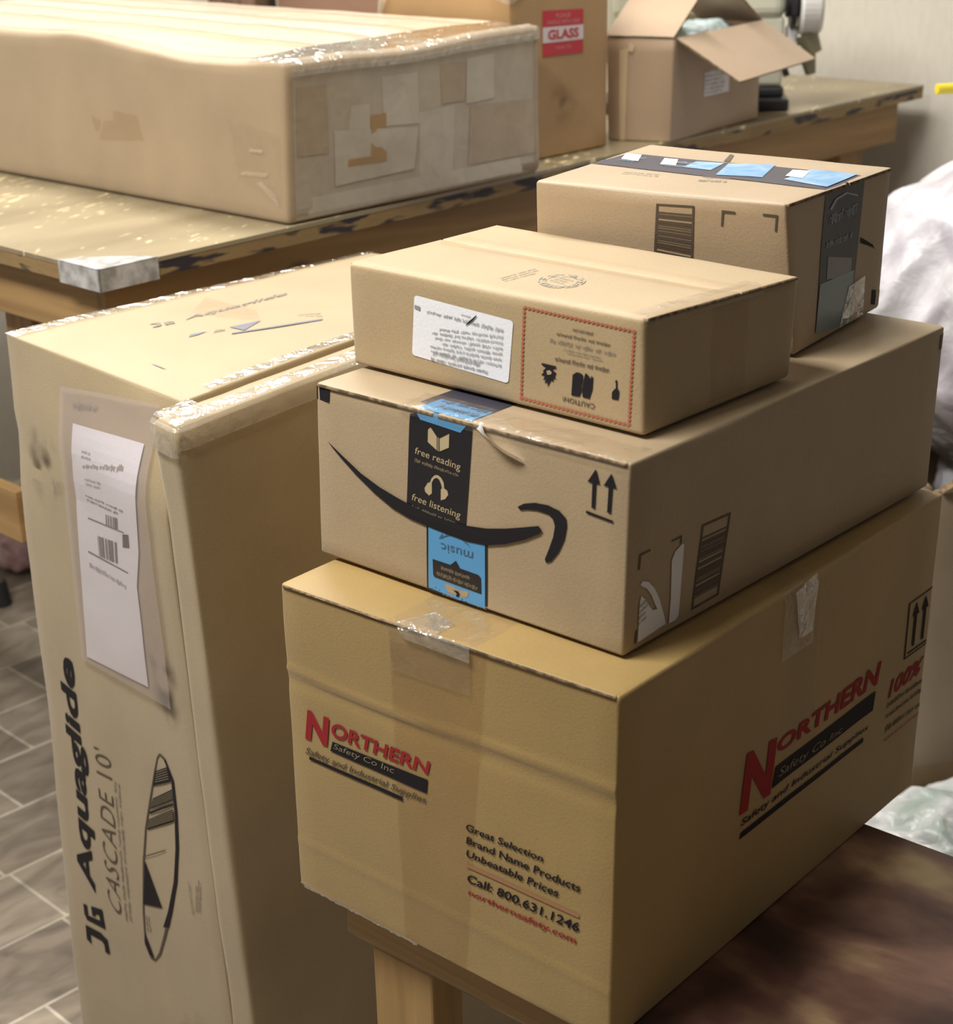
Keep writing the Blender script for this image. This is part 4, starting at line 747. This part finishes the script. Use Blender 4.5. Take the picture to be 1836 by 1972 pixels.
p.patch('T', [(0.955, 0.0), (1.0, 0.0), (1.0, 1.0), (0.955, 1.0)], GLAZE, 0.0015, 5, 40, 0.0015); p.patch('R', [(0.0, 0.972), (1.0, 0.972), (1.0, 0.997), (0.0, 0.997)], GLAZE, 0.0015, 40, 5, 0.0015); p.done('packing_tape', r, 'shiny crinkled clear tape on the side panel edge')
p = Print(h); p.patch('T', [(0.84, 0.09), (0.883, 0.09), (0.883, 1.0), (0.84, 1.0)], GLAZE, 0.0012, 5, 40, 0.002); p.done('packing_tape', r)
p = Print(h); p.patch('T', [(0.0, 0.0), (0.065, 0.0), (0.05, 1.0), (0.0, 1.0)], GLAZE, 0.0012, 5, 40, 0.0016); p.done('packing_tape', r)
p = Print(h); p.patch('T', 'qt_tape', CLEARB, 0.0008, 8, 8); p.done('packing_tape', r)
p = Print(h)
def dg(p, face, q, m, off):                     # hooked monogram beside the name
    for poly in ([(0.02, 0.80), (0.10, 1.0), (0.46, 1.0), (0.42, 0.80)], [(0.26, 0.82), (0.46, 1.0), (0.40, 0.25), (0.22, 0.25)], [(0.0, 0.0), (0.30, 0.0), (0.40, 0.28), (0.22, 0.28), (0.16, 0.20), (0.0, 0.20)],
                 [(0.52, 0.0), (0.66, 0.0), (0.74, 1.0), (0.60, 0.9)], [(0.60, 0.80), (0.72, 1.0), (1.0, 1.0), (0.97, 0.80)], [(0.52, 0.0), (0.92, 0.0), (0.93, 0.20), (0.54, 0.20)], [(0.78, 0.08), (0.92, 0.0), (0.96, 0.55), (0.82, 0.55)], [(0.74, 0.40), (0.95, 0.40), (0.96, 0.58), (0.75, 0.58)]):
        p.poly(face, [p.bil(UV[q], a, c) for a, c in poly], m, off)
dg(p, 'F', 'qf_jg', INK, 0.0008); p.text('F', 'qf_aq', 'Aquaglide', INK, 0.0008, 0.25, 0.03, 0.97); p.text('F', 'qf_ca', "CASCADE 10'", INKB, 0.0008, 0.25, -0.012, 1.05); p.lines('F', 'qf_sm', 2, INKF, 0.0008, 6, 2.2, seed=41); p.done('printed_lettering', r, 'large black lettering running up the front')
p = Print(h)
q1, q2 = UV['qf_bo'], UV['qf_bi']; n_ = len(q1)
for i in range(n_): j = (i + 1) % n_; p.poly('F', [q1[i], q1[j], q2[j], q2[i]], INKB, 0.0008)
for k in ('qf_rim', 'qf_d1', 'qf_d2', 'qf_d3', 'qf_tri', 'qf_tip'): p.poly('F', k, INK, 0.0009)
p.poly('F', 'qf_d4', INK, 0.0009); p.poly('F', 'qf_ln', INKB, 0.0009)
for k in range(5):
    a = k / 5; p.rect('F', 'qf_d2', 0.0, 0.15 + a * 0.8, 1.0, 0.2 + a * 0.8, KRD, 0.0011); p.rect('F', 'qf_d3', 0.0, 0.1 + a * 0.8, 1.0, 0.16 + a * 0.8, KRD, 0.0011); p.rect('F', 'qf_d1', 0.1, 0.1 + a * 0.8, 0.9, 0.15 + a * 0.8, KRD, 0.0011)
p.lines('F', 'qf_bt', 2, INKB, 0.0009, 2, 0.4, seed=42).lines('F', 'qf_side', 3, INKB, 0.0009, 4, 0.9, seed=43).lines('F', 'qf_b3', 2, INKF, 0.0009, 4, 0.9, seed=44); p.done('printed_drawing', r, 'black line drawing of a pointed paddle board')
p = Print(h); dg(p, 'T', 'qt_jg', INKF, 0.0008); p.text('T', 'qt_aq', 'Aquaglide', INKF, 0.0008, 0.25, 0.02); GINK = plain('blue_grey_ink', (0.16, 0.16, 0.20), 0.6)
p.done('printed_lettering', r, 'black print on the top face'); p = Print(h)
for k in ('qt_tri', 'qt_ln', 'qt_tip', 'qt_dash'): p = Print(h); p.poly('T', k, GINK, 0.0008); p.done('printed_drawing', r)
p = Print(h); p.lines('T', 'qt_m', 1, INKF, 0.0008, 1, 0.3, seed=46); p.done('fine_print', r); p = Print(h); p.lines('T', 'qt_n', 2, STAMP, 0.0008, 3, 0.5, seed=47); p.done('fine_print', r)
p = Print(h); p.patch('F', 'qf_pouch', FILM, 0.0035, 14, 26, 0.002)
pouch = p.done('label_pouch', r, 'clear plastic document pouch stuck to the front', smooth=True)
p = Print(h); q_ = UV['qf_paper']
def along(pl, t):
    L_ = [0.0]
    for i in range(1, len(pl)): L_.append(L_[-1] + abs(pl[i][1] - pl[i - 1][1]))
    d = t * L_[-1]
    for i in range(1, len(pl)):
        if d <= L_[i] + 1e-9: f_ = (d - L_[i - 1]) / (L_[i] - L_[i - 1]); return [pl[i - 1][k] * (1 - f_) + pl[i][k] * f_ for k in (0, 1)]
lf_, rt_ = [q_[0], q_[7]], q_[1:7]
vs, NX, NY = [], 10, 26
for j in range(NY + 1):
    a_, c_ = along(lf_, j / NY), along(rt_, j / NY)
    for i in range(NX + 1): vs.append(h.surf('F', a_[0] * (1 - i / NX) + c_[0] * i / NX, a_[1] * (1 - i / NX) + c_[1] * i / NX, 0.0016))
p.b.add(vs, [(j * (NX + 1) + i, j * (NX + 1) + i + 1, (j + 1) * (NX + 1) + i + 1, (j + 1) * (NX + 1) + i) for j in range(NY) for i in range(NX)], PAPER)
p.lines('F', 'qf_pt1', 2, INKG, 0.002, 2, 0.4, seed=51).lines('F', 'qf_pt2', 1, STAMP, 0.002, 4, 0.6, 0.9, seed=52).lines('F', 'qf_pt3', 2, INKG, 0.002, 3, 0.7, 0.7, seed=53).lines('F', 'qf_pt4', 2, INKB, 0.002, 3, 0.7, seed=54).lines('F', 'qf_pt5', 1, INKG, 0.002, 4, 0.9, seed=55)
p.bars('F', 'qf_bc1', 12, INKB, 0.002, 5, 'x').bars('F', 'qf_bc2', 16, INKB, 0.002, 6, 'x').poly('F', 'qf_l1', INKB, 0.002).poly('F', 'qf_l2', INKB, 0.002).poly('F', 'qf_bl', INK, 0.002).lines('F', 'qf_hd', 1, INKF, 0.0022, 2, 0.6, seed=56)
o = p.b.build('packing_slip', pouch); o['label'] = 'white packing slip with bar codes inside the pouch'
h.extra = qx
for q_, m_ in (([(-0.02, 0.80), (0.36, 0.80), (0.36, 0.91), (-0.02, 0.91)], SMUDGE), ([(0.50, 0.02), (0.90, 0.02), (0.90, 0.20), (0.50, 0.20)], SMUDGE), ([(0.62, 0.60), (0.88, 0.60), (0.88, 0.72), (0.62, 0.72)], SMUDGE)):
    p = Print(h); p.patch('F', q_, m_, 0.0012, 10, 10); p.done('scuff_mark', r)
# ------------------------------------------------------------------ long flat carton on the work table
def lx(a, b, c, P):
    v = Vector(); k = max(0.0, 1 - (1 - c) / 0.25)
    s_ = (1 - a) * 1.19
    if b < 0.35: v += Vector((0, 0, 1)) * k * (1 - b / 0.35) * (-0.011 * math.exp(-((s_ - 0.21) / 0.13) ** 2) + 0.007 * math.exp(-((s_ - 0.52) / 0.10) ** 2))
    if a > 0.9: v += Vector((0, 0, 1)) * k * ((a - 0.9) / 0.1) * (-0.008 * math.exp(-((b - 0.45) / 0.2) ** 2))
    if c > 0.9: v += Vector((0, 0, 0.006 * math.sin(b * math.pi) * min(1, (1 - a) * 8)))
    return v
h = Hex('L', 0.0022, 0.011, 20.0, lx); r = carton(h, 'long_carton', 'very long flat carton taped all over at the end, lying on the work table')
h.part('body', r, K_L, n=(60, 22, 14), rad=0.011)
for k, m_ in (('lr_p1', FM2), ('lr_p2', FM2), ('lr_p3', FM2), ('lr_p4', FM2), ('lr_p6', FM3), ('lr_p7', FM2), ('lr_p8', FM2), ('lr_p5', FM3), ('lr_p9', FM3)): p = Print(h); p.patch('R', k, m_, 0.0006 + 0.00015 * (ord(k[-1]) % 5), 10, 10); p.done('packing_tape', r)
p = Print(h); p.patch('R', [(0.03, 0.02), (0.99, 0.02), (0.99, 1.0), (0.03, 1.0)], FM1, 0.0004, 30, 14); p.done('packing_tape', r)
p = Print(h); p.patch('T', [(0.93, 0.0), (1.0, 0.0), (1.0, 1.0), (0.93, 1.0)], GLAZE, 0.0010, 8, 30, 0.0012); p.patch('R', [(0.02, 0.90), (1, 0.90), (1, 1.0), (0.02, 1.0)], GLAZE, 0.0022, 30, 6, 0.0012); p.done('packing_tape', r, 'overlapping milky and clear tape on the end')
p = Print(h); p.poly('R', 'lr_brown', K_G, 0.0016); p.done('bare_patch', r)
for v0, v1 in ((0.04, 0.20), (0.27, 0.42), (0.47, 0.60), (0.66, 0.83), (0.88, 0.99)): p = Print(h); p.patch('T', [(0, v0), (0.985, v0), (0.985, v1), (0, v1)], FM4 if v0 != 0.47 else FM2, 0.0004, 50, 6); p.done('packing_tape', r)
p = Print(h); p.poly('F', 'lf_pat1', CLEARB, 0.0012).poly('F', 'lf_pat2', CLEARB, 0.0012); p.done('tape_patch', r)
p = Print(h); p.patch('F', 'lf_tape', CLEAR, 0.0010, 12, 10, 0.0008)
p.done('packing_tape', r, 'wrinkled clear tape near the corner')
for k in ('lf_cr1', 'lf_cr2', 'lf_cr3'): p = Print(h); p.patch('F', k, GLAZE, 0.0018, 10, 6, 0.002); p.done('tape_wrinkle_glint', r)  # pale pieces painting the white glints on the wrinkled tape
# ------------------------------------------------------------------ glass carton behind it
def freehex(key, near, yaw, wl, wr, z, hgt):
    l = Vector((-math.cos(yaw), math.sin(yaw), 0)); d = Vector((math.sin(yaw), math.cos(yaw), 0)); n = Vector((near[0], near[1], z)); up = Vector((0, 0, hgt))
    HEX[key] = [tuple(x) for x in (n, n + l * wl, n + l * wl + d * wr, n + d * wr, n + up, n + l * wl + up, n + l * wl + d * wr + up, n + d * wr + up)]
freehex('G', (0.1833, 2.818), 0.849, 0.315, 0.2356, TZ + 0.0008, 0.42)
h = Hex('G', 0.0015, 0.004, 23.0); r = carton(h, 'cardboard_carton', 'tall orange-brown carton with a red and white label, standing on the work table')
h.part('body', r, K_G)
GL = [(0.314, 0.392), (0.728, 0.389), (0.733, 0.553), (0.316, 0.564)]
LRED = plain('label_red', (0.52, 0.03, 0.05), 0.4); LWH = plain('label_white', (0.66, 0.60, 0.62), 0.4); LPK = plain('label_pale_red', (0.62, 0.22, 0.22), 0.4)
p = Print(h); p.patch('R', GL, LRED, 0.0008, 4, 4).rect('R', GL, 0, 0.30, 1, 0.64, LWH, 0.0012, 4, 2)
sq = lambda a, b_, c, d: [p.bil(GL, *t) for t in ((a, b_), (c, b_), (c, d), (a, d))]
p.text('R', sq(0.12, 0.36, 0.88, 0.58), 'GLASS', LRED, 0.0016, 0, 0.035).text('R', sq(0.32, 0.83, 0.68, 0.93), 'PLEASE', LPK, 0.0012, 0, 0.02).text('R', sq(0.1, 0.69, 0.9, 0.79), 'HANDLE WITH CARE', LPK, 0.0012, 0, 0.02).text('R', sq(0.3, 0.12, 0.7, 0.21), 'THANK YOU', LPK, 0.0012, 0, 0.02)
p.done('warning_label', r, 'red and white glass warning label')
p = Print(h); p.patch('F', [(0.0, 0.5), (0.10, 0.62), (0.10, 1), (0.0, 1)], GLAZE, 0.0015, 6, 16, 0.004); p.done('packing_tape', r); p = Print(h); p.patch('F', [(0.86, 0.63), (1, 0.60), (1, 1), (0.80, 1)], GLAZE, 0.0015, 8, 16, 0.004); p.patch('R', [(0.0, 0.60), (0.14, 0.64), (0.2, 1), (0, 1)], GLAZE, 0.0015, 6, 12, 0.003); p.done('packing_tape', r)
p = Print(h); p.patch('R', [(0.30, 0.10), (0.75, 0.10), (0.75, 0.32), (0.30, 0.32)], SMUDB, 0.001, 8, 8); p.done('scuff_mark', r)
# ------------------------------------------------------------------ opened carton
nO, lO, bO, rO, ntO, ltO, btO, rtO = [Vector(q) for q in HEX['O']]
h = Hex('O', 0.0010, 0.003, 26.0)
r = carton(h, 'open_carton', 'brown carton with its flaps open on the work table, bubble wrap inside')
o = h.part('body', r, K_O, n=(10, 10, 8), skip=('top',)); sm = o.modifiers.new('board', 'SOLIDIFY'); sm.thickness = 0.0035; sm.offset = -1
def slab(pts, th, m, name, parent, inner=None):
    pts = [Vector(q) for q in pts]; n_ = (pts[1] - pts[0]).cross(pts[3] - pts[0]).normalized()
    b = MB(); k = 6; vs = []
    for s_ in (0, 1):
        for j in range(k + 1):
            for i in range(k + 1):
                q = (pts[0] * (1 - i / k) + pts[1] * (i / k)) * (1 - j / k) + (pts[3] * (1 - i / k) + pts[2] * (i / k)) * (j / k)
                vs.append(q + n_ * (s_ * th + 0.002 * nz(q, 9.0)))
    W_ = k + 1; M_ = W_ * W_; fs = []
    for j in range(k):
        for i in range(k):
            fs.append((j * W_ + i, j * W_ + i + 1, (j + 1) * W_ + i + 1, (j + 1) * W_ + i)); fs.append(tuple(M_ + x for x in fs[-1][::-1]))
    ed = [(i, i + 1) for i in range(k)] + [(k * W_ + i + 1, k * W_ + i) for i in range(k)] + [((j + 1) * W_, j * W_) for j in range(k)] + [(j * W_ + k, (j + 1) * W_ + k) for j in range(k)]
    b.add(vs, fs, m); b.add(vs, [(a, c, M_ + c, M_ + a) for a, c in ed], EDGE); return b.build(name, parent)
uz = Vector((0, 0, 1))
slab([ltO, ntO, ntO + h.B * 0.087 + uz * 0.064, ltO + h.B * 0.087 + uz * 0.064], 0.0035, K_O, 'flap', r)
slab([ntO + h.B * 0.006, rtO, rtO + h.A * 0.100 - uz * 0.066, ntO + h.A * 0.115 - uz * 0.068], 0.0035, K_O, 'flap', r)
slab([btO, rtO, rtO - h.B * 0.085 + uz * 0.055, btO - h.B * 0.085 + uz * 0.055], 0.0035, K_D, 'flap', r)
p = Print(h); p.patch('R', 'or_lab', PAPER, 0.0006, 3, 3).lines('R', 'or_lab', 6, STAMP, 0.001, 4, 0.7, 0.9, seed=61); p.done('shipping_label', r, 'small white label')
p = Print(h); p.patch('F', 'of_seam', K_IN, 0.0008, 2, 8).patch('F', 'of_tab', K_IN, 0.002, 2, 2); p.done('glued_seam', r)
def crumple(name, c, rad, m, parent=None, sub=5, amp=0.05, freq=6.0, seed=0.0, shape=None, smooth=True, fall=1.8):
    bm = bmesh.new(); bmesh.ops.create_icosphere(bm, subdivisions=sub, radius=1.0); c = Vector(c)
    for v in bm.verts:
        d = v.co.normalized(); q = Vector((d.x * rad[0], d.y * rad[1], d.z * rad[2]))
        if shape: q = shape(d, q)
        P = q + c; a = 0.0; f_ = freq
        warp = Vector((nz(P, freq * 0.7, seed + 5), nz(P, freq * 0.7, seed + 6), nz(P, freq * 0.7, seed + 7))) * 0.12
        for k in range(4): a += (0.5 - abs(nz(P + warp, f_, seed + k))) / (fall ** k); f_ *= 1.9
        v.co = P + d * (a - 0.55) * amp
    base = Vector(parent.location) if parent else Vector((c.x, c.y, c.z - rad[2]))
    for v in bm.verts: v.co -= base
    me = bpy.data.meshes.new(name); bm.to_mesh(me); bm.free(); me.materials.append(m)
    for q in me.polygons: q.use_smooth = smooth
    o = bpy.data.objects.new(name, me); COL.objects.link(o)
    if parent: o.parent = parent
    else: o.location = base
    return o
def bag_mat(name, c1, c2, rough=0.3, sc=5.0, bump=0.5, lo=0.40):
    m, nt, b = new_mat(name); n1 = N(nt, 'ShaderNodeTexNoise', Scale=sc, Detail=4.0, Distortion=1.0); nt.links.new(coords(nt), n1.inputs['Vector'])
    nt.links.new(ramp(nt, n1.outputs[0], [(lo, c1), (lo + 0.18, c2)]), b.inputs['Base Color']); b.inputs['Roughness'].default_value = rough
    n2 = N(nt, 'ShaderNodeTexNoise', Scale=24.0, Detail=5.0, Distortion=0.7); nt.links.new(coords(nt), n2.inputs['Vector'])
    bp = N(nt, 'ShaderNodeBump', Strength=bump, Distance=0.01); nt.links.new(n2.outputs[0], bp.inputs['Height']); nt.links.new(bp.outputs[0], b.inputs['Normal'])
    b.inputs['Subsurface Weight'].default_value = 0.0; return m
BUB = bag_mat('bubble_wrap_film', (0.30, 0.40, 0.36), (0.62, 0.70, 0.74), 0.18, 4.0, 0.9)
bc = (ntO + ltO + rtO + btO) / 4
def inb(d, q):                                   # squared to the inside of the carton
    sx_, sy_ = [max(-1, min(1, t * 1.35)) for t in (d.x, d.y)]
    return h.A * (sx_ * 0.040) + h.B * (sy_ * 0.136) + uz * (max(-1, min(1, d.z * 1.2)) * 0.072)
o = crumple('bubble_wrap', bc - uz * 0.066, (0.1, 0.1, 0.08), BUB, None, 5, 0.012, 14.0, 3.0, inb); tag(o, 'silvery bubble wrap bundle filling the open carton', 'bubble wrap')
# ------------------------------------------------------------------ sewing machine
BEI = card('machine_enamel', (0.55, 0.55, 0.44), 0.04, 0.35, 0.5); WHE = plain('wheel_white', (0.72, 0.71, 0.69), 0.3); BLK = plain('black_iron', (0.022, 0.021, 0.024), 0.4); OLV = plain('oily_metal', (0.22, 0.20, 0.13), 0.4, 0.5); STEEL = plain('bright_steel', (0.6, 0.6, 0.6), 0.25, 1.0)
mc = Vector((0.735, 3.345, TZ + 0.0008)); sm_ = empty('sewing_machine', mc, 'beige industrial sewing machine with white handwheel at the far end of the work table', 'sewing machine')
X = Vector((0.993, -0.12, 0)); Y_ = Vector((0.12, 0.993, 0))
def mbx(x0, x1, y0, y1, z0, z1, m, b): b.box(mc + X * x0 + Y_ * y0 + uz * z0, X * (x1 - x0), Y_ * (y1 - y0), (0, 0, z1 - z0), m)
b = MB(); mbx(-0.34, 0.014, -0.06, 0.08, 0.0, 0.022, BLK, b); b.build('bed_plate', sm_, bevel=0.004)
b = MB(); mbx(-0.062, 0.006, -0.035, 0.045, 0.022, 0.042, BLK, b); b.build('column_base', sm_, bevel=0.006)
b = MB(); mbx(-0.060, 0.002, -0.032, 0.045, 0.042, 0.17, BEI, b); b.build('column', sm_, bevel=0.008, seg=3)
b = MB(); mbx(-0.33, 0.005, -0.04, 0.052, 0.165, 0.30, BEI, b); b.build('arm', sm_, bevel=0.022, seg=4, smooth=False)
b = MB(); mbx(-0.34, -0.27, -0.036, 0.048, 0.09, 0.29, BEI, b); b.build('needle_head', sm_, bevel=0.015, seg=3)
b = MB(); b.tube([mc + X * -0.305 + uz * 0.09, mc + X * -0.305 + uz * 0.024], 0.005, STEEL, 10); b.build('needle_bar', sm_)
wc = mc + X * 0.035 + uz * 0.195
b = MB(); b.tube([wc - X * 0.03, wc - X * 0.005], 0.030, BLK, 24); b.build('shaft_hub', sm_)
b = MB(); b.tube([wc - X * 0.006, wc - X * 0.004, wc, wc + X * 0.030, wc + X * 0.036, wc + X * 0.038], [0.050, 0.060, 0.064, 0.064, 0.058, 0.030], WHE, 40); b.build('handwheel', sm_, smooth=False)
b = MB(); b.tube([wc - X * 0.022, wc - X * 0.012], 0.052, BLK, 32); b.build('belt_pulley', sm_)
b = MB(); mbx(0.008, 0.030, -0.012, 0.03, 0.10, 0.15, WHE, b); b.build('belt_guard', sm_, bevel=0.006)
b = MB(); b.tube([mc + X * 0.045 + uz * 0.135 - Y_ * 0.012, mc + X * 0.062 + uz * 0.100 - Y_ * 0.02], [0.022, 0.014], OLV, 16); b.tube([mc + X * 0.05 + uz * 0.095, mc + X * 0.058 + uz * 0.06], [0.016, 0.010], OLV, 14); b.tube([mc + X * 0.0 + uz * 0.125, mc + X * 0.05 + uz * 0.118], 0.008, OLV, 10); b.build('bobbin_winder', sm_)
b = MB(); b.tube([mc + X * 0.005 + uz * 0.062, mc + X * 0.016 + uz * 0.066], 0.008, BLK, 12); b.build('knob', sm_)
# ------------------------------------------------------------------ things behind the long carton
freehex('H', (0.10, 3.94), 0.15, 0.365, 0.21, TZ + 0.0008, 0.34); h = Hex('H', 0.001, 0.003, 30.0); r = carton(h, 'cardboard_carton', 'reddish brown carton at the back of the table behind the long carton'); h.part('body', r, K_R); flaps(h, r, K_R, 'a')
freehex('I', (-0.30, 3.90), 0.15, 0.11, 0.20, TZ + 0.0008, 0.30); h = Hex('I', 0.0005, 0.002, 31.0); r = carton(h, 'wooden_crate', 'narrow dark wooden crate at the back of the table, beside the reddish carton')
DKW = wood('dark_crate_wood', (0.085, 0.05, 0.035), (0.19, 0.12, 0.085), 0, 0.6, False, 1.0, True); h.part('body', r, DKW)
p = Print(h)
for u0 in (0.02, 0.36, 0.70): p.patch('F', [(u0, 0.04), (u0 + 0.27, 0.04), (u0 + 0.27, 1), (u0, 1)], DKW, 0.006, 1, 1)
p.done('slats', r)
# ------------------------------------------------------------------ right-hand side: open carton with a plastic bag, floor plastic
a0 = math.radians(12.6); e1 = Vector((math.cos(a0), math.sin(a0), 0)); e2 = Vector((-math.sin(a0), math.cos(a0), 0)); c0 = Vector((0.806, 2.449, 0.0))
HEX['C'] = [tuple(q) for q in (c0 + e1 * 0.62, c0, c0 + e2 * 0.52, c0 + e1 * 0.62 + e2 * 0.52, c0 + e1 * 0.62 + uz * 0.555, c0 + uz * 0.545, c0 + e2 * 0.52 + uz * 0.55, c0 + e1 * 0.62 + e2 * 0.52 + uz * 0.55)]
h = Hex('C', 0.0015, 0.004, 33.0); r = carton(h, 'open_carton', 'large grey-brown open carton on the floor at right holding a white plastic bag')
o = h.part('body', r, K_D, n=(14, 12, 10), skip=('top',)); sm = o.modifiers.new('board', 'SOLIDIFY'); sm.thickness = 0.005; sm.offset = -1
lt_ = c0 + uz * 0.545
slab([lt_ - e1 * 0.002, lt_ + e2 * 0.50, lt_ + e2 * 0.50 - e1 * 0.03 + uz * 0.10, lt_ + e2 * 0.03 - e1 * 0.03 + uz * 0.03], 0.005, K_D, 'flap', r)
slab([lt_ + e1 * 0.01, lt_ + e1 * 0.61 + uz * 0.01, lt_ + e1 * 0.58 - e2 * 0.055 + uz * 0.085, lt_ + e1 * 0.06 - e2 * 0.012 + uz * 0.035], 0.012, K_A, 'flap', r)
p = Print(h); p.patch('F', [(0, 0.0), (1, 0.0), (1, 0.095), (0, 0.095)], CLEARB, 0.001, 20, 3); p.patch('F', [(0, 0.0), (1, 0.0), (1, 0.09), (0, 0.09)], K_Q, 0.0006, 20, 3); p.done('bottom_strip', r)
WB = bag_mat('white_plastic_bag', (0.45, 0.42, 0.47), (0.68, 0.67, 0.71), 0.28, 7.0, 0.45)
def bagshape(d, q):
    z = d.z
    if z < -0.15: k = min(1.0, (-0.15 - z) / 0.22); q.x *= 1 - 0.56 * k; q.y *= 1 - 0.46 * k; q.z = -0.15 * 0.31 - (-0.15 - z) / 0.85 * 0.62
    else: q.z = z * 0.31
    return q
cb = c0 + e1 * 0.325 + e2 * 0.26
o = crumple('plastic_bag', (cb.x + 0.03, cb.y, 0.70), (0.40, 0.29, 0.68), WB, None, 6, 0.075, 3.2, 8.0, bagshape, True, 2.1); tag(o, 'big crumpled white plastic bag bulging out of the open carton at right', 'bag')
GP = bag_mat('green_white_film', (0.32, 0.46, 0.38), (0.80, 0.82, 0.83), 0.2, 4.0, 0.9, 0.30)
o = crumple('plastic_sheet', (0.83, 2.24, 0.034), (0.19, 0.165, 0.05), GP, None, 6, 0.05, 9.0, 14.0, lambda d, q: Vector((q.x, q.y, max(q.z, -0.014)))); tag(o, 'crumpled green and white plastic wrap on the floor beside the low bench', 'plastic wrap')
b = MB(); YEL = plain('yellow_paint', (0.80, 0.66, 0.05), 0.4)
b.tube([(0.901, 2.90, 1.0865), (0.9015, 2.9001, 1.0865), (1.668, 3.013, 1.0865)], [0.0065, 0.0088, 0.0088], YEL, 20); o = b.build('yellow_bar', None, (0.901, 2.9, 1.08), smooth=False); tag(o, 'yellow bar sticking out of the pale wall at right', 'bar')
# ------------------------------------------------------------------ under the table
GM = plain('grey_tube', (0.28, 0.27, 0.26), 0.4, 0.6); RUB = plain('black_rubber', (0.02, 0.02, 0.022), 0.7)
sc_ = Vector((-1.08, 3.42, 0)); st = empty('stool', sc_, 'grey tube stool with black rubber feet under the work table', 'stool')
b = MB(); b.tube([sc_ + uz * 0.42, sc_ + uz * 0.425, sc_ + uz * 0.445, sc_ + uz * 0.45], [0.15, 0.165, 0.165, 0.15], BLK, 36); b.build('seat', st)
for k in range(4):
    a = -0.26 + k * math.pi / 2; d = Vector((math.cos(a), math.sin(a), 0))
    b = MB(); b.tube([sc_ + d * 0.12 + uz * 0.42, sc_ + d * 0.185 + uz * 0.03], 0.0125, GM, 16); lg = b.build('leg', st)
    b = MB(); b.tube([sc_ + d * 0.183 + uz * 0.055, sc_ + d * 0.187], [0.017, 0.02], RUB, 16); q = b.build('rubber_foot', st); q.parent = lg
o = crumple('pink_bag', (-0.885, 3.59, 0.05), (0.085, 0.08, 0.055), bag_mat('pink_film', (0.50, 0.30, 0.31), (0.72, 0.52, 0.52), 0.35, 8.0, 0.6), None, 5, 0.03, 9.0, 17.0, lambda d, q: Vector((q.x, q.y, max(q.z, -0.033)))); tag(o, 'small pink plastic bag on the floor under the work table', 'bag')
